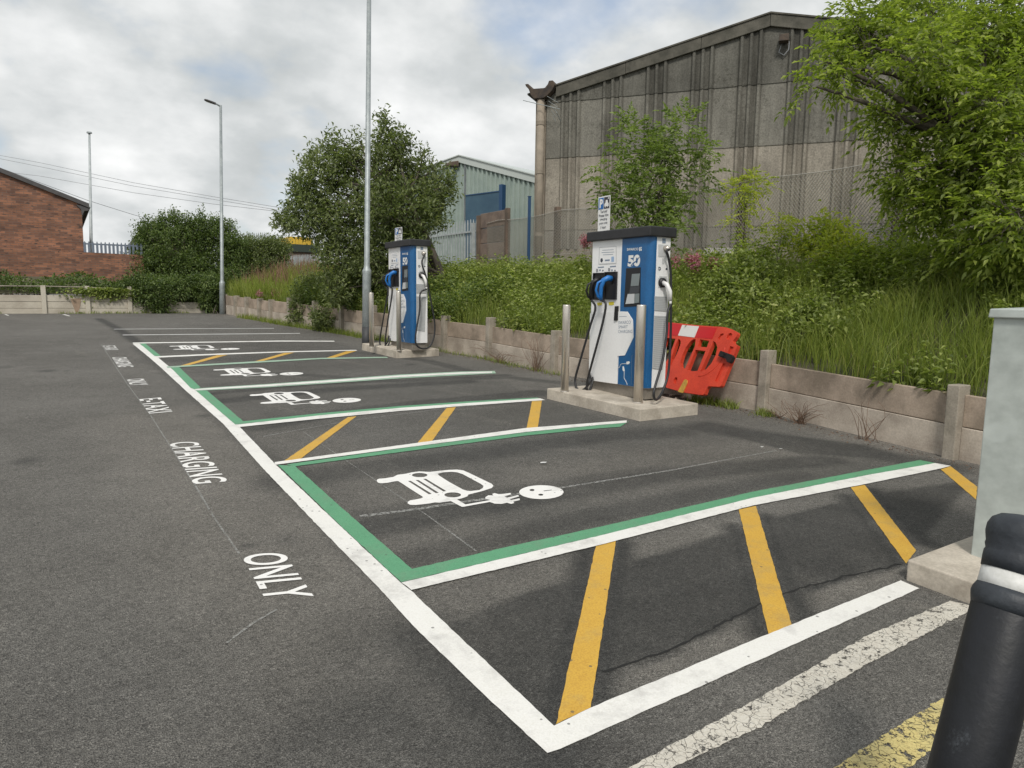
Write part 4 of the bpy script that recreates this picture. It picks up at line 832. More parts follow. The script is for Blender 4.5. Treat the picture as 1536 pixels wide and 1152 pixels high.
# ogee gutter end over the downpipe
gs0, gs1 = su(onG(793, 140)), su(onG(837, 140)); gzb = onG(810, 152)[2]; gzt = onG(810, 127)[2]; hg = gzt-gzb; wg = gs1-gs0
prof = [(0, .92), (.10, .92), (.24, .60), (.66, .58), (.76, .78), (.80, .98), (.93, .98), (1, .72), (.90, .38), (.72, .08), (.62, 0), (.30, 0), (.20, .22), (.12, .60), (.02, .80)]
bevel(MB().prism([gp_(gs0+wg*a, -.30, gzb+hg*b) for a, b in prof], gn*.5).build('gutter', M['gutter'], wh), .01)
sp_ = su(onG(812.5, 250)); rp = abs(su(onG(818, 250))-su(onG(807, 250)))/2*.97
mb = MB(); mb.tube([gp_(sp_, -.16, 1.9), gp_(sp_, -.16, gzb+.02)], rp, 16, True); dp = mb.build('downpipe', M['downpipe'], wh, True)
mb = MB()
for z in (3.2, 4.9, 6.2): mb.tube([gp_(sp_, -.16, z), gp_(sp_, -.16, z+.10)], rp*1.12, 16)
mb.build('pipe_collar', M['downpipe'], wh)
lp = onG(1176, 62); sL = su(lp)
fl = bevel(MB().hexa([gp_(sL-.11, -.34, lp[2]-.09), gp_(sL+.11, -.34, lp[2]-.09), gp_(sL+.11, -.12, lp[2]-.11), gp_(sL-.11, -.12, lp[2]-.11)], [gp_(sL-.11, -.30, lp[2]+.08), gp_(sL+.11, -.30, lp[2]+.08), gp_(sL+.11, -.12, lp[2]+.10), gp_(sL-.11, -.12, lp[2]+.10)]).build('floodlight', M['gutter'], wh), .015)
MB().tube([gp_(sL-.05, -.10, lp[2]-.10), gp_(sL-.1, -.12, lp[2]-.28), gp_(sL+.02, -.12, lp[2]-.36), gp_(sL+.12, -.12, lp[2]-.24), gp_(sL+.12, -.1, lp[2]-.05)], .012, 6).build('floodlight_cable', M['cablewire'], wh)
# aerial on the corner
ap = onG(838, 168); sA = su(ap); ae = thing('aerial', gp_(sA, -.1, ap[2]), 'small bent wire aerial fixed to the warehouse corner beside the downpipe', 'aerial')
mb = MB(); mb.tube([onG(793, 157)-gn*.45, onG(845, 168)-gn*.3], .010, 5); mb.tube([gp_(sA+.1, -.03, ap[2]-.3), gp_(sA+.05, -.35, ap[2]-.1)], .012, 5)
mb.build('boom', M['galv'], ae); mb = MB()
for k in range(5): mb.tube([onG(826+2*k, 149+7*k)-gn*.32, onG(842-1*k, 158+7*k)-gn*.28], .006, 4)
mb.build('rods', M['galv'], ae)

# ------------------------------------------------------------------ corrugated shed with blue door
d1 = ray(-377, 430); d1[2] = 0; sd = -nrm(d1); sd = nrm(sd)
S0 = at(797, 300, 23.5); sn = np.array([-sd[1], sd[0], 0]); sn = sn if sn[1] > 0 else -sn
def onS(px, py): return hit(px, py, S0, sn)
def ss(p): return (np.asarray(p)-S0).dot(sd)
def sp3(s, o, z): p = S0+sd*s+sn*o; return (p[0], p[1], z)
sh = thing('shed', sp3(0, 0, 2.2), 'pale green corrugated metal shed with a shallow gable roof and blue door', 'building')
r_ = onS(692, 240); rs, rz = ss(r_), r_[2]; e1 = onS(797, 268); slr = (rz-e1[2])/(ss(e1)-rs); e0 = onS(652, 254); sll = (rz-e0[2])/(rs-ss(e0))
LEFT = rs-4.5; RIGHT = ss(e1)+.8
def srz(s): return rz-(slr*(s-rs) if s > rs else sll*(rs-s))
pit = abs(ss(onS(770, 300))-ss(onS(763, 300))); S = []; O = []; s = LEFT
while s < RIGHT:
    for a, b in ((0, 0), (.5, 0), (.60, .06), (.90, .06)): S.append(s+a*pit); O.append(b)
    s += pit
V = []
for a, b in zip(S, O): V += [sp3(a, -b, 1.9), sp3(a, -b, srz(a)-.02)]
link('wall', V, [(2*i, 2*i+2, 2*i+3, 2*i+1) for i in range(len(S)-1)], M['shed'], sh)
MB().prism([sp3(a, .04, z) for a, z in ((LEFT, 1.9), (LEFT, srz(LEFT)-.03), (rs, rz-.03), (RIGHT, srz(RIGHT)-.03), (RIGHT, 1.9))], sn*9).build('inner_wall', M['shed'], sh)
for a, b in ((LEFT-.2, rs), (rs, RIGHT+.2)):
    MB().prism([sp3(s_, -.10, z) for s_, z in ((a, srz(a)-.10), (b, srz(b)-.10), (b, srz(b)+.13), (a, srz(a)+.13))], sn*.12).build('verge_trim', M['shedtrim'], sh)
    MB().prism([sp3(s_, -.14, z) for s_, z in ((a, srz(a)+.135), (b, srz(b)+.135), (b, srz(b)+.17), (a, srz(a)+.17))], sn*9.5).build('roof', M['shedtrim'], sh)
dl, dr_ = ss(onS(701, 320)), ss(onS(755, 320)); dz = onS(730, 290)[2]
dr = bevel(MB().hexa([sp3(dl, -.10, 1.95), sp3(dr_, -.10, 1.95), sp3(dr_, -.045, 1.95), sp3(dl, -.045, 1.95)], [sp3(dl, -.10, dz), sp3(dr_, -.10, dz), sp3(dr_, -.045, dz), sp3(dl, -.045, dz)]).build('door', M['doorblue'], sh), .01)
MB().hexa([sp3(dl, -.12, dz-.02), sp3(dr_, -.12, dz-.02), sp3(dr_, -.10, dz-.02), sp3(dl, -.10, dz-.02)], [sp3(dl, -.12, dz+.015), sp3(dr_, -.12, dz+.015), sp3(dr_, -.10, dz+.015), sp3(dl, -.10, dz+.015)]).build('door_rail', M['postblue'], sh)
bevel(MB().hexa([sp3(dr_-.02, -.22, 1.95), sp3(dr_+.14, -.22, 1.95), sp3(dr_+.14, -.03, 1.95), sp3(dr_-.02, -.03, 1.95)], [sp3(dr_-.02, -.22, dz+.2), sp3(dr_+.14, -.22, dz+.2), sp3(dr_+.14, -.03, dz+.2), sp3(dr_-.02, -.03, dz+.2)]).build('door_post', M['postblue'], sh), .01)
lq = onS(687, 247); sq = ss(lq); bevel(MB().hexa([sp3(sq-.16, -.5, lq[2]-.10), sp3(sq+.14, -.5, lq[2]-.12), sp3(sq+.14, -.08, lq[2]-.1), sp3(sq-.16, -.08, lq[2]-.1)], [sp3(sq-.16, -.5, lq[2]-.02), sp3(sq+.14, -.5, lq[2]+.02), sp3(sq+.14, -.08, lq[2]+.12), sp3(sq-.16, -.08, lq[2]+.12)]).build('floodlight', M['fpost'], sh), .02)
cl = ss(onS(699, 300)); MB().hexa([sp3(cl-.05, -.06, 1.9), sp3(cl+.05, -.06, 1.9), sp3(cl+.05, -.037, 1.9), sp3(cl-.05, -.037, 1.9)], [sp3(cl-.05, -.06, srz(cl)-.1), sp3(cl+.05, -.06, srz(cl)-.1), sp3(cl+.05, -.037, srz(cl)-.1), sp3(cl-.05, -.037, srz(cl)-.1)]).build('joint_strip', M['galv'], sh)
q0 = at(793.5, 345, 18.2); zt = at(793.5, 296, 18.2)[2]; bp = thing('steel_post', (q0[0], q0[1], 2.1), 'blue painted steel post standing against the warehouse corner', 'post')
bevel(MB().box((q0[0]-.032, q0[1]-.032, 2.0), (q0[0]+.032, q0[1]+.032, zt)).build('shaft', M['postblue'], bp), .01); MB().box((q0[0]-.04, q0[1]-.04, zt), (q0[0]+.04, q0[1]+.04, zt+.015)).build('cap', M['postblue'], bp)

# ------------------------------------------------------------------ brick building, yard wall, fence on it, mast, wires
YB = 28.
a, b = hy(127, 303, YB), hy(0, 252, YB); sl = (b[2]-a[2])/(b[0]-a[0]); xr = hy(124, 340, YB)[0]
bb = thing('brick_building', (xr-3, YB, 1.9), 'red brick building with a dark sloping gable roof at the far left', 'building')
xl = xr-11.; apx = (xl+xr)/2; za_ = a[2]
def bz(x): return za_+sl*(x-a[0]) if x > apx else za_+sl*(apx-a[0])-sl*(x-apx)
MB().prism([(xl, YB, 1.6), (xr, YB, 1.6), (xr, YB, bz(xr)-.14), (apx, YB, bz(apx)-.14), (xl, YB, bz(xl)-.14)], (0, 9, 0)).build('wall', M['brick'], bb)
for (x0, x1) in ((xl-.2, apx), (apx, xr+.22)):
    MB().prism([(x0, YB-.10, bz(x0)-.14), (x1, YB-.10, bz(x1)-.14), (x1, YB-.10, bz(x1)), (x0, YB-.10, bz(x0))], (0, 9.2, 0)).build('roof', M['slate'], bb)
bevel(MB().prism([(xr-.16, YB-.06, bz(xr)-.15), (xr+.26, YB-.06, bz(xr)-.20), (xr+.20, YB-.06, bz(xr)-.32), (xr+.08, YB-.06, bz(xr)-.34), (xr, YB-.06, bz(xr)-.5), (xr-.02, YB-.06, bz(xr)-.3)], (0, 9.1, 0)).build('gutter', M['slate'], bb), .01)
y2 = 27.6; zt = hy(195, 381, y2)[2]; xw = hy(215, 381, y2)[0]
wb = thing('brick_wall', (xr, y2, 1.8), 'low red brick yard wall in front of the brick building', 'wall')
MB().prism([(xl-3, y2, 1.5), (xw, y2, 1.5), (xw, y2, zt-.02), (hy(124, 380, y2)[0], y2, hy(124, 378, y2)[2]), (xl-3, y2, hy(124, 378, y2)[2])], (0, .22, 0)).build('wall', M['brick'], wb)
a, b = hy(127, 361, 27.75), hy(200, 364, 27.75)
palisade('palisade_fence', (a[0], 27.9), (b[0]+.3, 27.9), zt-.2, (a[2]+b[2])/2, hy(140, 360, 27.9)[0]-hy(133.8, 360, 27.9)[0], .07, M['palisblue'], 'blue-grey palisade fence on top of the low brick wall')
g_ = at(215, 370, 33); hs = thing('outbuilding', (g_[0], g_[1], 2), 'small dark slate gable end peeping out left of the big corner bush', 'building')
p1, p2, p3, p4 = at(193, 372, 33), at(200, 354, 33), at(225, 348, 33), at(232, 372, 33)
MB().prism([(p1[0], 33, 1.8), (p4[0]+1.5, 33, 1.8), (p4[0]+1.5, 33, p1[2]), (p2[0]+.9, 33, p2[2]-.05), (p2[0]+.2, 33, p2[2]-.05), (p1[0], 33, p1[2])], (0, 5, 0)).build('wall', M['fpost'], hs)
MB().prism([(p1[0]-.1, 32.9, p1[2]), (p2[0]+.05, 32.9, p2[2]), (p4[0]+1.6, 32.9, p2[2]+.02), (p4[0]+1.6, 32.9, p2[2]-.1), (p2[0]+.15, 32.9, p2[2]-.1), (p1[0]+.02, 32.9, p1[2]-.1)], (0, 5.2, 0)).build('roof', M['slate'], hs)
def pole_between(d, bpx, tpx): return at(*bpx, d), at(*tpx, d)
b0, t0 = at(137, 385, 31), at(134, 200, 31.0); ms = thing('mast', (b0[0], b0[1], 2.0), 'tall thin bare mast rising behind the brick yard wall', 'mast')
MB().tube([b0+(b0-t0)*.15, b0, t0], [.075, .072, .045], 10).build('pole', M['palis'], ms, True); MB().tube([t0, t0+np.array([0, 0, .06])], [.11, .10], 10).build('cap', M['galv'], ms)
for (p, lb) in (([(-60, 222, 45), (60, 244, 43), (200, 274, 40), (320, 295, 37), (460, 318, 34)], 'upper overhead cable crossing the sky from the brick building'),
                ([(-60, 226, 45), (60, 250, 43), (200, 279, 40), (320, 299, 37), (460, 322, 34)], 'second overhead cable running just below the upper one'),
                ([(-60, 250, 45), (60, 264, 43), (200, 289, 40), (320, 306, 37), (460, 322, 34)], 'third faint overhead cable meeting the others at the tree'),
                ([(-10, 248, 29), (60, 274, 30), (130, 300, 31), (200, 322, 32), (260, 338, 33)], 'overhead cable sloping down from the brick roof to the corner bush')):
    P = [at(*q) for q in p]; o = MB().tube(P, .011, 4).build('overhead_cable', M['cablewire'], None, origin=P[0]); tag(o, lb, 'cable', 'overhead cables')
# yellow container and dark cover seen through the gap
p = at(445, 372, 40); yc = thing('container', (p[0], p[1], 2), 'yellow container with a dark band showing above the far grey fence', 'container')
q0, q1 = at(424, 357, 40), at(466, 369, 40); zA = at(440, 368, 40)[2]; zB = at(440, 379, 40)[2]
mb = MB(); mb.box((q0[0], 40, zA), (q1[0], 43, q0[2]))
for k in range(7): xx_ = q0[0]+(q1[0]-q0[0])*(k+.5)/7; mb.box((xx_-.03, 39.95, zA), (xx_+.03, 39.998, q0[2]))
mb.build('body', M['yellowbox'], yc); MB().box((q0[0]+.1, 39.9, zB), (q1[0]+.4, 43.1, zA-.003)).build('band', M['darkgreen'], yc); MB().box((q0[0]+.1, 40, 1.8), (q1[0]+.4, 43, zB-.003)).build('base', M['fpost'], yc)

# ------------------------------------------------------------------ lamp posts
def lamp(base, top, rb, rt, hb, label, headdir, headlen, root=True, door=True, steps=None):
    base = np.asarray(base, float); top = np.asarray(top, float); t = thing('street_lamp', base, label, 'street lamp', 'street lamps'); ax = nrm(top-base); L = np.linalg.norm(top-base)
    def P(h): return base+ax*h
    MB().tube([P(-.1), P(hb-.06), P(hb-.03), P(hb), P(hb+.05), P(hb+.10), P(L)], [rb, rb, rb*1.06, rb*1.04, rt*1.12, rt, rt*.72], 20).build('column', M['galv'], t, True)
    if root: MB().tube([P(-.1), P(.36)], [rb*1.03, rb*1.03], 20, True).build('root_band', M['black_root'], t, True)
    hd = nrm(headdir); MB().tube([P(L-.04), P(L)+hd*.12, P(L)+hd*.2], [rt*.5, rt*.45, rt*.4], 10).build('bracket', M['galv'], t, True)
    h0 = P(L)+hd*.15; sdv = np.cross(hd, (0, 0, 1)); up = np.array([0, 0, 1.])
    pr = [(0, .045), (.35, .075), (.8, .09), (1., .05)]
    V = []
    for f, w in pr:
        for (a_, b_) in ((-1, -.35), (1, -.35), (.8, .45), (-.8, .45)): V.append(h0+hd*headlen*f+sdv*w*a_+up*.07*b_*(1.1-.5*f)+up*.03*f)
    Fc = [(3, 2, 1, 0), (12, 13, 14, 15)]+[(4*i+j, 4*i+(j+1) % 4, 4*i+4+(j+1) % 4, 4*i+4+j) for i in range(3) for j in range(4)]
    bevel(link('lantern', V, Fc, M['slate'], t), .01)
    mb = MB()
    for (a_, b_) in ((-1, -.37), (1, -.37)):
        pass
    V = [h0+hd*headlen*f+sdv*w*.7-up*.032+up*.03*f for f, w in ((.35, -.07), (.35, .07), (.85, .08), (.85, -.08))]; link('lens', V, [(0, 1, 2, 3)], M['lightgrey'], t)
    c = P(hb*.5); return t
b1 = G(549.5, 517); d1_ = (b1-CAM).dot(R.T[:, 2] if False else R@np.array([0, 0, 1.]))
t1 = at(553.5, 0, d1_); lamp(b1, b1+(t1-b1)*1.22, .088, .058, at(549.5, 405, d1_)[2]-b1[2], 'tall galvanised lamp post beside the farther charger, its head above the picture', (-.9, .2, .1), .5)
b2 = G(333.5, 471); d2_ = (b2-CAM).dot(R@np.array([0, 0, 1.])); t2 = at(331, 158, d2_)
lamp(b2, t2, .085, .055, at(333, 424, d2_)[2]-b2[2], 'slim lamp post with flat lantern at the far corner of the car park', (-1, -.12, .12), .34, False)

# ------------------------------------------------------------------ charger plinths, bollards, chargers
PH = .13
def slab(name, c, h, label, group, bev=.01):
    z0 = [lotz(*p) for p in c]; t = MB().hexa([(p[0], p[1], z-.1) for p, z in zip(c, z0)], [(p[0], p[1], z+h) for p, z in zip(c, z0)]).build(name, M['concrete'], None, origin=(c[0][0], c[0][1], z0[0]))
    bevel(t, bev); return tag(t, label, 'plinth', group)
def corner(px, py, h=0): return G(px, py, h)[:2]
A1 = corner(820, 598); A2 = corner(960, 632); A3 = corner(1047, 622)
A4 = A1+(A3-A2)
slab('concrete_plinth', [A2, A3, A4, A1], PH, 'pale concrete plinth under the nearer charger', 'concrete plinths')
F1 = corner(543, 525); F2 = corner(595, 537.5); F3 = corner(659, 534); F4 = F1+(F3-F2)
slab('concrete_plinth', [F2, F3, F4, F1], PH, 'pale concrete plinth under the farther charger', 'concrete plinths')
K1 = np.array([3.61, 1.83]); KP = .11
slab('concrete_plinth', [(3.61, -.2), (5.2, -.2), (5.2, 1.85), (3.61, 1.83)], KP, 'pale concrete plinth under the grey-green cabinet', 'concrete plinths', .008)
MB().box((3.604, 1.745, lotz(3.6, 1.75)+.0), (3.6075, 1.755, lotz(3.6, 1.75)+KP)).build('plinth_joint', M['fpost'], None); bpy.data.objects.remove(bpy.data.objects['plinth_joint'])
def bollard(px, py, tpy, label, r=.045):
    b = G(px, py, PH); b_ = b.copy(); dpt = (b-CAM).dot(R@np.array([0, 0, 1.])); tz = at(px, tpy, dpt)[2]
    t = thing('steel_bollard', b_, label, 'bollard', 'steel bollards on the charger plinths')
    mb = MB(); mb.tube([b_, (b_[0], b_[1], tz-.012), (b_[0], b_[1], tz-.003), (b_[0], b_[1], tz)], [r, r, r*.96, r*.86], 28); mb.build('tube', M['steel'], t, True)
    MB().tube([b_+(0, 0, .0015), b_+(0, 0, .010)], [r*1.12, r*1.08], 28).build('collar', M['steel'], t)
    return b_
nb1 = bollard(847, 587, 457, 'steel bollard at the left end of the nearer plinth', .046); nb2 = bollard(957, 604, 457, 'steel bollard at the front corner of the nearer plinth', .052)
bollard(557.5, 521, 439, 'thin steel bollard at the left end of the farther plinth', .042); bollard(598.5, 526, 437, 'thin steel bollard at the front corner of the farther plinth', .042)

XF = 5.50
pBL, pBR = hx(884, 571, XF), hx(967, 581, XF)      # body bottom, front face
YL, YR = hx(886, 470, XF)[1], hx(972, 470, XF)[1]
zB0 = (pBL[2]+pBR[2])/2; zT = hx(965, 353, XF)[2]
ZP = lotz(XF, (YL+YR)/2)+PH
YSd = YR; XB = hy(1002, 470, YSd)[0]; W_ = YL-YR; Dp = XB-XF
print('charger', XF, YL, YR, XB, zB0, zT, ZP, 'w', W_, 'd', Dp)
ch = thing('ev_charger', (XF, YR, ZP), 'nearer blue and white electric car charger with three cables', 'charger', 'electric car chargers')
MB().box((XF+.03, YR+.03, ZP), (XB-.02, YL-.03, zB0)).build('base', M['base_steel'], ch)
rc = .07
def rounded(x0, x1, y0, y1, r, k=6):  # front right corner rounded (x0,y0)
    return [(x1, y0), (x1, y1), (x0, y1)]+[(x0+r-r*math.cos(a), y0+r-r*math.sin(a)) for a in np.linspace(0, math.pi/2, k)]
def fy(px): return hx(px, 420, XF)[1]
yS = fy(932)                                     # white/blue split
body = MB(); pl = rounded(XF, XB, YR, YL, rc); body.prism([(x, y, zB0) for x, y in pl], (0, 0, zT-zB0)); bevel(body.build('body', M['white'], ch), .006)
# blue fascia wraps the rounded corner
fv = [(XF-.004, yS)]+[(XF-.004+rc-rc*math.cos(a), YR-.004+rc-rc*math.sin(a)) for a in np.linspace(0, math.pi/2, 9)]+[(XF+rc+.02, YR-.004)]
fz0 = hx(960, 478, XF)[2]
def skin(path, z0, z1, m, nm, th=.006): 
    V = []; 
    for x, y in path: V += [(x, y, z0), (x, y, z1)]
    return link(nm, V, [(2*i, 2*i+2, 2*i+3, 2*i+1) for i in range(len(path)-1)], m, ch, False)
def FR(px, py, o=.0): return hx(px, py, XF)*np.array([0, 1, 1])+np.array([XF-o, 0, 0])
def frontpoly(name, px, m, o, th=.004, parent=None, rows=None):
    P = [FR(*p) for p in px]; return MB().prism([p-np.array([o+th, 0, 0]) for p in P], (th, 0, 0)).build(name, m, parent or ch)
fas = skin(fv, zB0+.003, zT-.002, M['blue'], 'fascia')
# white plate of the lower front, with the slanted arrow edge, standing proud of the blue
z_a = FR(932, 468)[2]; wy_ = lambda px, py: FR(px, py)
frontpoly('lower_panel', [(886, 470), (931, 467), (942, 467.5), (950, 480), (951, 506), (938, 533), (927, 534), (926, 576), (884, 570)], M['white'], .004, .006)
lid = MB(); lx0, lx1, ly0, ly1 = XF-.05, XB+.05, YR-.04, YL+.06; zl = hx(967, 339, XF-.05)[2]
zlb = hx(967, 354.5, XF-.05)[2]
lid.hexa([(lx0, ly0, zlb), (lx1, ly0, zlb), (lx1, ly1, zlb-.0), (lx0, ly1, zlb-.0)], [(lx0, ly0, zl), (lx1, ly0, zl), (lx1, ly1, zl), (lx0, ly1, zl)]); bevel(lid.build('lid', M['lid'], ch), .012)
# notice plate, sockets, labels
frontpoly('notice_plate', [(899, 371), (925, 369), (925, 395.5), (898, 397)], M['lightgrey'], .001, .002)
npl = [p for p in ch.children if p.name.startswith('notice_plate')][0]
frontpoly('notice_face', [(900, 372.2), (924, 370.3), (924, 394.6), (899.2, 395.8)], M['white'], .0035, .001)
for (y0, n, w0, w1) in ((375, 1, 904, 921), (378.5, 1, 903, 922), (382, 1, 905, 920)): frontpoly('notice_line', [(w0, y0), (w1, y0-.8), (w1, y0-.1), (w0, y0+.7)], M['greyink'], .005, .001)
frontpoly('notice_emblem', [(901.5, 388), (904, 387), (905, 391), (903, 394), (901, 392)], M['ink'], .005, .001); frontpoly('notice_emblem', [(908, 389.5), (915, 389), (915, 391.2), (908, 391.8)], M['greyink'], .005, .001); frontpoly('notice_emblem', [(917.5, 385), (921.5, 384.8), (921.5, 392.5), (917.5, 393)], mat('pale_blue_ink', (.3, .42, .6), .6), .005, .001)
def ftext(s, q, m, nm='lettering', bold=0., off=.007, al='CENTER'):
    O, U, T = FR(*q[0]), FR(*q[1]), FR(*q[2]); return text_on(s, O, U-O, T-O, nm, m, ch, bold, al, off=(-off, 0, 0))
ftext('D', ((895, 407.5), (897.6, 407.3), (895, 403.4)), M['ink'], bold=.04); ftext('D', ((913, 406.3), (915.8, 406.1), (913, 402.2)), M['ink'], bold=.04)
for px in (904.5, 922.5): frontpoly('indicator', [(px-.9, 405.6), (px-.2, 404.6), (px+.7, 404.6), (px+1, 405.8), (px+.4, 406.8), (px-.5, 406.9)], M['ink'], .001, .002)
for px in (899, 917): frontpoly('small_text', [(px, 404.2), (px+2.2, 404), (px+2.2, 406.4), (px, 406.6)], M['greyink'], .001, .001)
frontpoly('small_text', [(897, 400.3), (906, 399.6), (906, 401.3), (897, 402)], M['greyink'], .001, .001); frontpoly('small_text', [(915, 399.2), (924, 398.5), (924, 400.2), (915, 400.9)], M['greyink'], .001, .001)
def holster(px0, px1, py0, py1, nm='socket_holster'):
    a, b = FR(px0, py0), FR(px1, py1); y0, y1 = sorted((a[1], b[1])); z0, z1 = sorted((a[2], b[2])); mb = MB(); x = XF
    mb.box((x-.022, y0, z0), (x-.0005, y0+.012, z1)); mb.box((x-.022, y1-.012, z0), (x-.0005, y1, z1)); mb.box((x-.022, y0+.012, z0), (x-.0005, y1-.012, z0+.012)); mb.box((x-.022, y0+.012, z1-.012), (x-.0005, y1-.012, z1)); mb.box((x-.006, y0+.012, z0+.012), (x-.0008, y1-.012, z1-.012))
    c = ((y0+y1)/2, z1-(z1-z0)*.28); mb.tube([(x-.02, c[0], c[1]), (x-.007, c[0], c[1])], [.052, .045], 18); return bevel(mb.build(nm, M['blackpl'], ch), .003)
holster(891, 907, 409.5, 450); holster(908.5, 925.5, 408, 449.5)
frontpoly('warning_label', [(896, 454), (903, 453.6), (903, 457.4), (898, 458.6), (896, 457)], M['ylabel'], .001, .002); frontpoly('warning_label', [(913.5, 453), (921, 452.6), (921, 457), (918, 458), (913.5, 457.6)], M['ylabel'], .001, .002)
frontpoly('door_handle', [(924.5, 459.5), (928.5, 459), (928, 480.5), (923, 481)], M['blackpl'], .005, .02)
# screen recess
scr = [(940, 402.5), (961.5, 401), (961, 459), (936.5, 460.5)]
frontpoly('screen_surround', scr, M['blackpl'], .004, .004)
frontpoly('screen', [(949, 411), (961, 410.2), (959, 428.5), (947, 429.3)], M['screen'], .0085, .003); frontpoly('screen_mid', [(946.5, 430), (960.5, 429.2), (959, 439.5), (944.5, 440.3)], M['screen2'], .0085, .002)
frontpoly('card_reader', [(943, 441), (953, 440.6), (952.5, 455), (939.5, 456)], M['lightgrey'], .0085, .006); frontpoly('card_reader', [(953.5, 440.6), (960, 440.2), (959.5, 454), (953, 455)], M['screen'], .0085, .008)
ftext('SWARCO', ((941, 376.2), (958, 375.4), (941, 372.4)), M['signwhite'], bold=.02, off=.006)
frontpoly('logo', [(959.3, 371), (960.4, 371), (960.4, 376.6), (959.3, 376.8)], M['signwhite'], .005, .001); frontpoly('logo', [(961.3, 370.6), (963, 370.5), (963, 371.6), (961.8, 372.6), (963, 373.6), (963, 376.2), (961.3, 376.3)], M['signwhite'], .005, .001)
ftext('50', ((942, 400.2), (960.5, 399.2), (942.6, 383)), M['signwhite'], bold=.05, off=.006)
V = [FR(946.5, 398.6, .0075), FR(950, 394, .0075), FR(955, 391, .0075), FR(960.5, 384, .0075), FR(960.9, 384.8, .0075), FR(955.8, 392.2, .0075), FR(951, 395.3, .0075), FR(947.6, 399.2, .0075)]
link('number_swoosh', V, [(0, 1, 6, 7), (1, 2, 5, 6), (2, 3, 4, 5)], M['blue'], ch)
ftext('SWARCO', ((928.5, 486.4), (947, 485.6), (928.8, 481.6)), M['greyink'], off=.0112); ftext('SMART', ((928.5, 492.8), (942.5, 492.4), (928.8, 488.2)), M['greyink'], off=.0112); ftext('CHARGING', ((928.4, 499.6), (949.5, 499.6), (928.6, 494.8)), M['greyink'], off=.0112)
frontpoly('rule', [(930, 474.6), (941, 474.2), (941, 474.8), (930, 475.2)], M['greyink'], .010, .001)
def fline(px, r, m, nm): return MB().tube([FR(*p, .006) for p in px], r, 5).build(nm, m, ch)
fline([(926.5, 552), (929.5, 551.5), (931.5, 546.5), (934, 545.6), (940, 545.5)], .0028, M['signwhite'], 'cable_graphic'); fline([(941.5, 577), (940, 573), (936.7, 567), (937, 556)], .0028, M['signwhite'], 'cable_graphic')
frontpoly('plug_graphic', [(940, 542.6), (944, 541.8), (945.4, 543.5), (944, 546), (940.5, 546.6)], M['signwhite'], .004, .002); frontpoly('plug_graphic', [(934.4, 549.6), (936.2, 549.4), (937.6, 556), (936, 557.2), (934.4, 555)], M['signwhite'], .004, .002)
fline([(950.2, 532), (948.3, 534), (947.4, 577)], .0015, M['greyink'], 'edge_line')
# side face
def SD(px, py, o=0.): p = hy(px, py, YSd); return np.array([p[0], YSd-o, p[2]])
def sidepoly(name, px, m, o=.001, th=.003): return MB().prism([SD(*p)-np.array([0, o+th, 0]) for p in px], (0, th, 0)).build(name, m, ch)
sidepoly('side_plate', [(987.5, 366.3), (1002, 367.5), (1001.5, 385.5), (987.2, 385)], M['lightgrey']); sidepoly('side_label', [(993.5, 357.5), (998.3, 358), (998.2, 365), (993.3, 364.6)], M['greyink'])
sidepoly('side_text', [(993, 387.5), (996, 387.6), (995.8, 396), (993, 395.8)], M['lightgrey']); sidepoly('side_text', [(989, 414), (1000, 414.6), (1000, 417), (989, 416.4)], M['lightgrey'])
O, U, T = SD(987.6, 405.6), SD(991.2, 405.8), SD(987.6, 400.2); text_on('D', O, U-O, T-O, 'lettering', M['ink'], ch, .05, off=(0, -.003, 0))
sidepoly('indicator', [(998.6, 402), (1000.4, 402.1), (1000.8, 404.4), (999.4, 405), (998.2, 404)], M['ink'])
sidepoly('side_socket_plate', [(987, 416.8), (1001, 417.6), (1001, 432), (987, 431.4)], M['lightgrey'], .001, .002)
sp0 = SD(992.5, 424); mb = MB(); mb.tube([sp0+(0, -.003, 0), sp0+(0, -.03, 0)], [.055, .05], 18); mb.build('side_socket', M['blackpl'], ch, True)
gland = SD(997.5, 372.5); MB().tube([gland+(0, -.003, 0), gland+(0, -.03, 0), gland+(.01, -.06, -.012)], [.032, .03, .024], 14).build('cable_gland', M['steel'], ch, True)
mb = MB()
for (q, k) in ((((981, 444), (1000, 445), (999.5, 467), (981, 466)), 9), (((980.5, 473), (999, 473.8), (993.5, 555), (978, 553)), 26)):
    a0, a1, a2, a3 = [SD(*p) for p in q]
    sidepoly('vent_plate', q, M['lightgrey'], .001, .003)
    for j in range(k):
        f = (j+.3)/k; g_2 = (j+.8)/k; l0 = a0+(a3-a0)*f; r0 = a1+(a2-a1)*f; l1 = a0+(a3-a0)*g_2; r1 = a1+(a2-a1)*g_2; o = np.array([0, -.0045, 0])
        e = (r0-l0)*.04; mb.prism([l0+e+o, r0-e+o, r1-e+o, l1+e+o], (0, -.003, 0))
mb.build('vent_slats', mat('vent_grey', (.42, .43, .43), .5), ch)
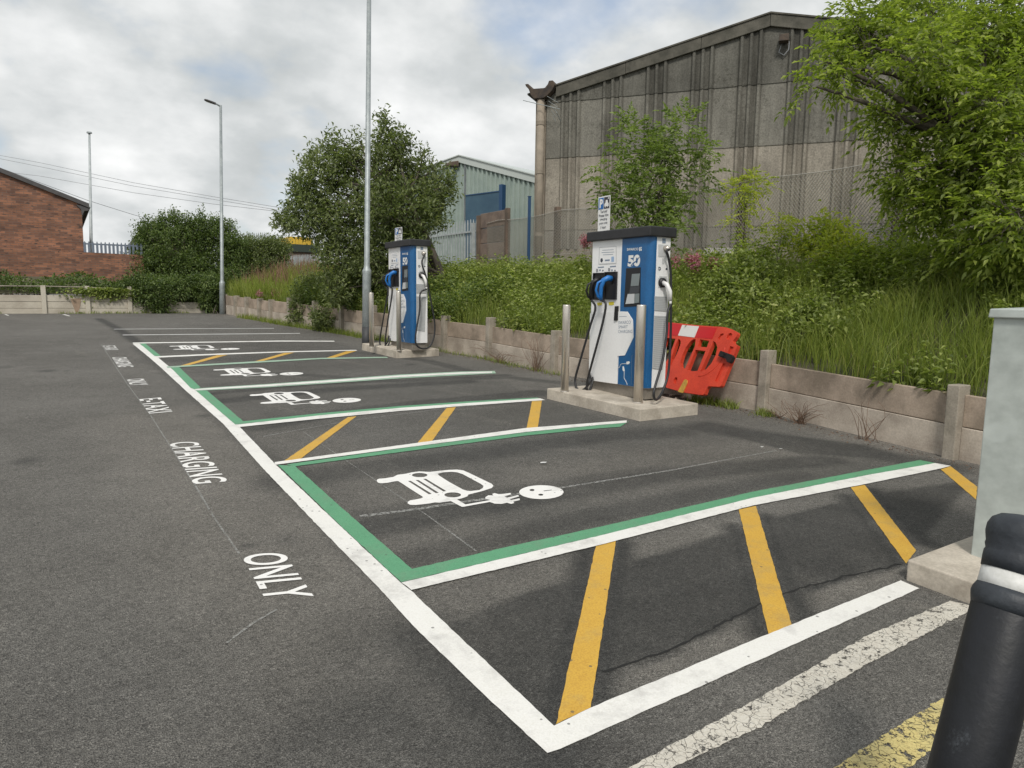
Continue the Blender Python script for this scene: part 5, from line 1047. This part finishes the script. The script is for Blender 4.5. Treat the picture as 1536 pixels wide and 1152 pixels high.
# connectors in the holsters
def connector(c, m, tilt, nm, s=1.):
    mb = MB(); x, y, z = c
    mb.tube([(x, y, z), (x-.05*s, y, z+.005), (x-.085*s, y+tilt*.4, z-.02*s), (x-.10*s, y+tilt*.7, z-.09*s), (x-.09*s, y+tilt, z-.17*s), (x-.08*s, y+tilt, z-.24*s)], [.034*s, .032*s, .030*s, .024*s, .024*s, .020*s], 12)
    mb.tube([(x-.075*s, y+tilt*.2+.005, z-.005), (x-.15*s, y+tilt*.7, z-.05*s), (x-.165*s, y+tilt*.9, z-.13*s), (x-.13*s, y+tilt, z-.20*s), (x-.09*s, y+tilt, z-.225*s)], [.014*s]*5, 8)
    mb.build(nm, m, ch, True); return (x-.08*s, y+tilt, z-.24*s)
h1 = FR(901.5, 421); h2 = FR(919.5, 418)
e1_ = connector((XF-.02, h1[1], h1[2]), M['blackpl'], .06, 'charging_plug', .95); e2_ = connector((XF-.02, h2[1]+.01, h2[2]), M['bluepl'], .07, 'charging_plug', 1.05)
e3_ = tuple(sp0+np.array([.05, -.10, -.24])); mb = MB(); mb.tube([sp0+(0, -.02, 0), sp0+(.01, -.07, -.02), sp0+(.035, -.10, -.10), sp0+(.045, -.10, -.20)], [.026, .027, .024, .020], 12); mb.tube([sp0+(.045, -.10, -.20), e3_], [.016, .013], 10); mb.build('charging_plug', M['whitepl'], ch, True)
def spline(P, k=12):
    P = [np.asarray(p, float) for p in P]; P = [2*P[0]-P[1]]+P+[2*P[-1]-P[-2]]; out = []
    for i in range(1, len(P)-2):
        for t in np.linspace(0, 1, k, endpoint=(i == len(P)-3)):
            a, b, c, d = P[i-1:i+3]; out.append(.5*((2*b)+(-a+c)*t+(2*a-5*b+4*c-d)*t*t+(-a+3*b-3*c+d)*t**3))
    return out
def cable(P, nm, par, r=.014, m='rubber'): return MB().tube(spline(P), r, 10).build(nm, M[m], par, True)
def Fo(px, py, o): return hx(px, py, XF-o)          # point a little in front of the face
zg = ZP+.018
cable([e1_, Fo(893, 462, .10), Fo(885, 490, .12), Fo(872, 535, .14), Fo(863.5, 565, .15), Fo(863.5, 578, .16), Fo(868, 585, .15), Fo(876, 584, .12), Fo(885, 572, .07), (XF-.02, FR(886, 560)[1], FR(886, 560)[2])], 'cable', ch)
cable([e2_, Fo(908.5, 456, .10), Fo(905, 480, .11), Fo(896, 515, .13), Fo(887, 548, .14), Fo(881, 572, .13), Fo(880.5, 584, .12), Fo(884, 586, .09), Fo(888, 576, .05), (XF-.01, FR(890, 566)[1], FR(890, 566)[2])], 'cable', ch)
def So(px, py, o): return hy(px, py, YSd-o)
cable([e3_, So(1001.5, 470, .12), So(1000, 500, .14), So(994, 540, .17), So(984, 575, .20), So(980.5, 590, .22), So(982.5, 599, .21), So(988, 597, .17), So(996, 582, .12), So(1003, 555, .09), So(1006, 500, .07), So(1006.5, 440, .06), So(1006, 410, .055), So(1003, 388, .06), So(1000, 377, .07), tuple(gland+np.array([.01, -.06, -.012]))], 'cable', ch)
# parking sign behind the charger
def sign(xs, corners, par_z, label, dsc=1.):
    tl, tr, br, bl = [hx(*p, xs) for p in corners]; b = np.array([xs+.02, (tl[1]+tr[1])/2, par_z])
    t = thing('parking_sign', b, label, 'sign', 'parking signs above the chargers'); MB().prism([bl, br, tr, tl], (.004, 0, 0)).build('plate', M['signwhite'], t)
    MB().tube([b+(.035, 0, 0), (b[0]+.035, b[1], tl[2]-.05)], .025, 10).build('post', M['galv'], t, True)
    yy0, yy1 = tl[1], tr[1]; z1, z0 = (tl[2]+tr[2])/2, (bl[2]+br[2])/2; w = yy1-yy0; h = z1-z0; skew = (tr[2]-tl[2])
    def S(u, v, o=.002): return np.array([xs-o, yy0+w*u, z0+h*v+skew*(u-.5)])
    MB().prism([S(.05, .64), S(.47, .64), S(.47, .965), S(.05, .965)], (-.001, 0, 0)).build('blue_panel', M['signblue'], t); MB().prism([S(.51, .64), S(.95, .64), S(.95, .965), S(.51, .965)], (-.001, 0, 0)).build('black_panel', M['signblack'], t)
    text_on('P', S(.14, .68, .004), S(.42, .68, .004)-S(.14, .68, .004), S(.14, .93, .004)-S(.14, .68, .004), 'lettering', M['signwhite'], t, .05)
    cp = [(.56, .70), (.56, .78), (.63, .80), (.66, .88), (.80, .88), (.84, .80), (.90, .78), (.90, .70), (.84, .70), (.84, .67), (.80, .67), (.80, .70), (.66, .70), (.66, .67), (.62, .67), (.62, .70)]
    MB().prism([S(u, v) -np.array([.0015, 0, 0]) for u, v in cp], (-.001, 0, 0)).build('car_symbol', M['signwhite'], t); MB().prism([S(u, v)-np.array([.0015, 0, 0]) for u, v in [(.84, .90), (.90, .90), (.90, .95), (.84, .95)]], (-.001, 0, 0)).build('plug_symbol', M['signwhite'], t)
    for i, s in enumerate(['Taxi and', 'Private Hire', 'charging', 'point only', '1 hour']):
        w_ = [.56, .80, .60, .68, .46][i]; v = .53-.113*i; o = S(.5-w_/2, v, .003); text_on(s, o, S(.5+w_/2, v, .003)-o, S(.5-w_/2, v+.082, .003)-o, 'lettering', M['ink'], t, .01)
    return t
sign(XB+.16, [(897.5, 296), (915.5, 292.5), (914.2, 346), (896.5, 348)], ZP, 'parking sign with blue P panel standing above the nearer charger')

def under(par, *names):
    sib = [c for c in par.parent.children if c != par and c.name.split('.')[0] in names]
    for c in sib: c.parent = par
def kid(t, n): return [c for c in t.children if c.name.split('.')[0] == n][0]
under(kid(ch, 'screen_surround'), 'screen', 'screen_mid', 'card_reader'); under(kid(ch, 'notice_plate'), 'notice_face', 'notice_line', 'notice_emblem')
under(kid(wh, 'floodlight'), 'floodlight_cable'); under(kid(wh, 'downpipe'), 'pipe_collar'); under(kid(wh, 'base_wall'), 'whitewashed_panel'); under(kid(sh, 'door'), 'door_rail')
for L_ in [o for o in COL.objects if o.get('category') == 'street lamp']: under(kid(L_, 'lantern'), 'lens')
for L_ in [o for o in COL.objects if o.get('category') == 'sign']: under(kid(L_, 'black_panel'), 'car_symbol', 'plug_symbol')
# farther charger: a copy with its own side cable
dv_ref = G(595, 537.5)[:2]-G(960, 632)[:2]
pf = hx(617, 523, 0) if False else None
ch2 = ch.copy(); COL.objects.link(ch2)
x2_ = 5.16; c2 = hx(617.5, 519, x2_)   # front bottom right corner of the far body
ch2.location = (x2_, c2[1]-.0, lotz(x2_, c2[1])+PH); ch2['wloc'] = [float(v) for v in ch2.location]
ch2['label'] = 'farther blue and white electric car charger, beside the tall lamp post'
skip = None; cabs = [c for c in ch.children if c.name.startswith('cable') and 'graphic' not in c.name and 'gland' not in c.name]
for c in list(ch.children):
    if c == cabs[2]: continue
    d = c.copy(); COL.objects.link(d); d.parent = ch2
    for g_c in c.children: g2 = g_c.copy(); COL.objects.link(g2); g2.parent = d
off2 = np.array(ch2['wloc'])-wl(ch); e3b = np.array(e3_)+off2; gl2 = np.array(gland)+off2+np.array([.01, -.06, -.012]); Y2 = YSd+off2[1]
def S2(px, py, o): return hy(px, py, Y2-o)
cable([e3b, S2(630.5, 440, .10), S2(629.5, 465, .12), S2(625, 492, .14), S2(623, 510, .15), S2(626, 519, .16), S2(635, 523, .16), S2(645, 519, .15), S2(651, 505, .14), S2(652, 485, .13), S2(647, 455, .11), S2(639, 415, .09), S2(633, 395, .08), tuple(gl2)], 'cable', ch2)
sign(x2_+Dp+.16, [(592.5, 342), (603, 340.5), (602.5, 369.5), (592, 370)], lotz(5.3, c2[1])+PH, 'smaller parking sign standing above the farther charger')

# ------------------------------------------------------------------ orange barrier leaning by the wall
by0 = hx(1080, 590, 6.62); bx = 6.50
pa_ = np.array([6.42, 5.8, lotz(6.4, 5.8)]); lean = nrm([.30, 0, .95]); bn = nrm(np.cross([0, 1, 0], lean)); bn = bn if bn[0] < 0 else -bn   # faces the car park
def BZ_(p, o=0.): q = (990+p[0]/8.229, 470+p[1]/8.229); return hit(q[0], q[1], pa_, bn)+bn*o
br = thing('road_barrier', BZ_((330, 985)), 'orange plastic road barrier leaning askew between the nearer charger and the wall', 'barrier')
def b2(p): q = BZ_(p)-pa_; return (q[1], q.dot(lean))
def bsheet(name, rings, o0, o1, m):
    V, Fc = curve_mesh([[b2(p) for p in r] for r in rings], abs(o1-o0)/2); mid = (o0+o1)/2
    P = pa_+np.outer(V[:, 0], [0, 1, 0])+np.outer(V[:, 1], lean)+np.outer(V[:, 2]+mid, bn); return link(name, P, Fc, m, br)
OUT = [(-160, 130), (-140, 112), (150, 118), (500, 155), (760, 172), (830, 180), (900, 203), (965, 238), (968, 262), (955, 295), (915, 345), (918, 372), (968, 402), (962, 430), (770, 895), (750, 912), (615, 905), (590, 930), (560, 1000), (545, 1010), (500, 1010), (330, 985), (100, 925), (60, 900), (-140, 880), (-170, 840), (-250, 500)]
S1 = [(455, 325), (425, 325), (385, 355), (330, 430), (290, 520), (264, 615), (270, 660), (298, 690), (322, 690), (385, 545), (445, 410)]
S2_ = [(508, 325), (622, 345), (592, 425), (480, 415)]; S3 = [(452, 455), (577, 470), (477, 715), (420, 720), (355, 702)]
S4 = [(672, 345), (705, 370), (722, 430), (700, 525), (650, 620), (585, 695), (512, 725), (600, 530), (655, 400)]
S5 = [(240, 322), (265, 335), (270, 375), (235, 480), (150, 650), (138, 650), (150, 560), (205, 400)]; S6 = [(90, 305), (205, 320), (120, 560), (60, 640), (20, 560)]
R1 = [(735, 330), (728, 315), (760, 262), (790, 252), (803, 262), (795, 275), (770, 290), (750, 330)]; R2 = [(838, 325), (832, 305), (862, 255), (890, 247), (905, 260), (898, 290), (870, 340)]
R3 = [(880, 412), (926, 420), (885, 505), (850, 492)]; R4 = [(790, 620), (826, 626), (732, 855), (690, 840)]; R5 = [(185, 870), (182, 830), (200, 795), (225, 795), (230, 820), (205, 880)]
bevel(bsheet('front_shell', [OUT, S1, S2_, S3, S4, S5, S6, R1, R2, R3, R4, R5], .0, .022, M['orange']), .004, 2)
bevel(bsheet('rear_shell', [OUT, S1, S2_, S3, S4, S5, S6], -.035, -.003, M['orange']), .004, 2)
bsheet('red_strip', [[(-130, 122), (150, 128), (288, 143), (238, 280), (150, 278), (-120, 270)]], .0225, .025, M['redsheet']); bsheet('red_strip', [[(500, 168), (718, 186), (660, 322), (445, 305)]], .0225, .025, M['redsheet'])
bsheet('white_panel', [[(290, 150), (497, 168), (440, 305), (238, 280)]], .0225, .026, M['whitesheet']); bsheet('foot_strap', [[(318, 835), (335, 822), (358, 835), (355, 870), (300, 990), (240, 975)]], .0225, .034, M['ystrap'])
mb = MB(); 
for k in range(14): pass
rib = [(815, 430), (790, 530), (735, 630), (655, 710), (560, 768), (490, 780)]; MB().tube(spline([BZ_(p, .022) for p in rib], 5), .006, 6).build('moulded_rib', M['orange'], br, True)
bevel(bsheet('clip', [[(785, 495), (800, 482), (930, 530), (948, 560), (925, 610), (900, 628), (872, 618), (862, 580), (765, 545)]], .023, .075, M['blackpl']), .008)
bevel(bsheet('clip_latch', [[(815, 510), (850, 520), (835, 560), (800, 550)]], .076, .09, M['blackpl']), .004)
under(kid(br, 'clip'), 'clip_latch')
# rubble by the barrier foot
for k, (px, py, s) in enumerate([(1011, 587, .05), (1019, 594, .06), (1026, 598, .05), (1008, 594, .045), (1034, 600, .04), (1015, 600, .035), (1040, 602, .03)]):
    c = G(px, py, .0)*1.0; P = c+unit(14)*s*rng.uniform(.6, 1., (14, 1))*np.array([1, 1.2, .6])+(0, 0, s*.35)
    import bmesh
    bm = bmesh.new(); [bm.verts.new(Vector(p-c)) for p in P]; bmesh.ops.convex_hull(bm, input=bm.verts); loose = [v for v in bm.verts if not v.link_faces]; bmesh.ops.delete(bm, geom=loose, context='VERTS')
    me = bpy.data.meshes.new('rubble_stone'); bm.to_mesh(me); bm.free(); me.materials.append(M['rubble']); o = bpy.data.objects.new('rubble_stone', me); COL.objects.link(o); o.location = Vector(c)
    tag(o, 'small lump of broken mortar on the ground below the orange barrier', 'stone', 'rubble below the barrier')

# ------------------------------------------------------------------ street cabinet on its plinth
zc = lotz(3.98, 1.6)+KP; cy1, cx0 = 1.70, 3.985; ctop = hit(1487, 463, (3.96, 1.7, 0), (1, 0, 0))[2]
kb = thing('street_cabinet', (cx0, cy1, zc), 'tall grey-green metal cabinet on its concrete plinth at the right edge', 'cabinet')
bevel(MB().box((cx0, cy1-1.15, zc-.012), (cx0+.42, cy1, ctop-.035)).build('body', M['cab'], kb), .006)
bevel(MB().hexa([(cx0-.022, cy1-1.17, ctop-.045), (cx0+.44, cy1-1.17, ctop-.045), (cx0+.44, cy1+.018, ctop-.045), (cx0-.022, cy1+.018, ctop-.045)], [(cx0-.018, cy1-1.17, ctop), (cx0+.44, cy1-1.17, ctop+.01), (cx0+.44, cy1+.014, ctop+.01), (cx0-.018, cy1+.014, ctop)]).build('lid', M['cab'], kb), .006)
MB().tube([(cx0-.021, cy1-.19, ctop-.022), (cx0-.031, cy1-.19, ctop-.022)], [.009, .007], 10).build('lid_bolt', M['galv'], kb)
bevel(MB().box((cx0-.004, cy1-1.13, zc+.08), (cx0-.0005, cy1-.28, ctop-.12)).build('door', M['cab'], kb), .002)

under(kid(kb, 'lid'), 'lid_bolt')
# ------------------------------------------------------------------ black bollard, leaning
dd_ = 1.62; bt = at(1549, 776, dd_); ax_px = at(1452, 1152, dd_*.965); axv = nrm(ax_px-bt); tt = (lotz(*bt[:2])-bt[2])/axv[2]; bb_ = bt+axv*tt; L = np.linalg.norm(bb_-bt)
bo = thing('bollard', bb_, 'leaning black bollard with white band and domed cap in the lower right corner', 'bollard')
def PB(h): return bb_-axv*h
r0 = .0735
MB().tube([PB(-.05), PB(L*.5), PB(L-.205), PB(L-.20)], [r0*1.0, r0, r0, r0*.98], 40).build('body', M['bollard'], bo, True)
MB().tube([PB(L-.225), PB(L-.21), PB(L-.20), PB(L-.188), PB(L-.175)], [r0*1.0, r0*1.05, r0*1.075, r0*1.05, r0*.97], 40).build('collar_ring', M['cap'], bo, True)
MB().tube([PB(L-.19), PB(L-.135)], [r0*.975, r0*.965], 40).build('white_band', M['band'], bo, True)
MB().tube([PB(L-.137), PB(L-.112), PB(L-.10), PB(L-.095), PB(L-.085), PB(L-.078), PB(L-.065), PB(L-.055), PB(L-.038), PB(L-.022), PB(L-.010), PB(L-.004), PB(L)], [r0*.99, r0*1.01, r0*1.01, r0*.98, r0*1.03, r0*1.02, r0*1.07, r0*1.10, r0*1.10, r0*1.02, r0*.82, r0*.5, .001], 40).build('cap', M['cap'], bo, True)

# ------------------------------------------------------------------ small things on the ground
for k, (px, py, s) in enumerate([(815, 695, .03), (1171, 674, .02), (1143, 671, .02)]):
    c = G(px, py, .004); V = [c+(s*math.cos(a)*rng.uniform(.6, 1.2), s*math.sin(a)*rng.uniform(.5, .9), .002+.006*rng.random()) for a in np.linspace(0, 5.2, 6)]
    o = MB().prism(V, (0, 0, .002)).build('litter_scrap', M['litter'], None, origin=c); tag(o, 'scrap of pale litter on the tarmac %s' % ('inside the nearest bay' if k == 0 else 'near the wall beyond the nearest bay'), 'litter', 'scraps of litter')
n = 900; y = rng.uniform(2.6, 12.5, n); x = wx(y)-.10-np.abs(rng.normal(0, .12, n)); P = np.stack([x, y, lotz(x, y)+.004], -1)
tag(leaves('leaf_litter', P, np.stack([rng.normal(size=n), rng.normal(size=n), .1+0*x], -1), rng.uniform(.01, .035, n), .012, M['drytwig']), 'dry leaves and grit gathered along the foot of the low wall', 'leaf litter', None, 'stuff')

# ------------------------------------------------------------------ sky and sun
w = bpy.data.worlds.new('World'); SC.world = w; w.use_nodes = True; N = NT(w); N.t.nodes.clear()
out = N.n('ShaderNodeOutputWorld'); bg1 = N.n('ShaderNodeBackground'); bg2 = N.n('ShaderNodeBackground'); mx = N.n('ShaderNodeMixShader')
SUN_EL, SUN_AZ = 48, 215
sky = N.n('ShaderNodeTexSky', sky_type='NISHITA'); sky.sun_disc = False; sky.sun_elevation = math.radians(SUN_EL); sky.sun_rotation = math.radians(SUN_AZ); sky.air_density = 1.; sky.dust_density = 2.; sky.ozone_density = 1.
N.l(sky.outputs[0], bg1.inputs[0]); bg1.inputs[1].default_value = .15
tc = N.n('ShaderNodeTexCoord'); sx = N.n('ShaderNodeSeparateXYZ'); N.l(tc.outputs['Generated'], sx.inputs[0])
dz_ = N.math('ADD', N.math('MAXIMUM', sx.outputs[2], 0.), .42); cxn = N.n('ShaderNodeCombineXYZ'); N.l(N.math('DIVIDE', sx.outputs[0], dz_), cxn.inputs[0]); N.l(N.math('DIVIDE', sx.outputs[1], dz_), cxn.inputs[1])
v = cxn.outputs[0]; n1 = N.noise(v, 1.7, 6, .5); n2 = N.noise(v, 4.6, 7, .52); n3 = N.noise(v, .75, 3, .5)
cov = N.math('ADD', N.math('MULTIPLY', n1, .55), N.math('ADD', N.math('MULTIPLY', n3, .35), N.math('MULTIPLY', n2, .10)))
mask = N.ramp(cov, [(.372, (0, 0, 0)), (.475, (1, 1, 1))])
shade = N.math('ADD', N.math('MULTIPLY', n2, .45), N.math('MULTIPLY', n1, .55))
cc = N.ramp(shade, [(.36, (.47, .50, .505)), (.46, (.61, .635, .64)), (.53, (.77, .785, .785)), (.63, (.97, .975, .97))])
N.l(cc, bg2.inputs[0]); bg2.inputs[1].default_value = .93
N.l(mask, mx.inputs[0]); N.l(bg1.outputs[0], mx.inputs[1]); N.l(bg2.outputs[0], mx.inputs[2]); N.l(mx.outputs[0], out.inputs['Surface'])
sl_ = bpy.data.lights.new('sun', 'SUN'); sl_.energy = 2.1; sl_.angle = math.radians(11); sl_.color = (1., .95, .88); so = bpy.data.objects.new('sun', sl_); COL.objects.link(so)
# Nishita rotation r: sun azimuth measured clockwise from +Y
az = math.radians(SUN_AZ); el = math.radians(SUN_EL); sdv = Vector((math.sin(az)*math.cos(el), math.cos(az)*math.cos(el), math.sin(el))); so.rotation_euler = sdv.to_track_quat('Z', 'Y').to_euler(); so.location = sdv*50

# ------------------------------------------------------------------ camera and render settings
cam = bpy.data.cameras.new('camera'); co = bpy.data.objects.new('camera', cam); COL.objects.link(co)
cam.sensor_width = 36; cam.lens = F/1536*36; cam.clip_start = .05; cam.clip_end = 2000
rt, dn, fw = R@np.array([1., 0, 0]), R@np.array([0, 1., 0]), R@np.array([0, 0, 1.])
co.matrix_world = Matrix(((rt[0], -dn[0], -fw[0], 0), (rt[1], -dn[1], -fw[1], 0), (rt[2], -dn[2], -fw[2], CAMH), (0, 0, 0, 1)))
SC.camera = co
SC.view_settings.view_transform = 'Standard'; SC.view_settings.look = 'None'; SC.view_settings.exposure = .20; SC.view_settings.gamma = 1.
SC.cycles.use_denoising = True; SC.cycles.max_bounces = 6; SC.cycles.transparent_max_bounces = 12
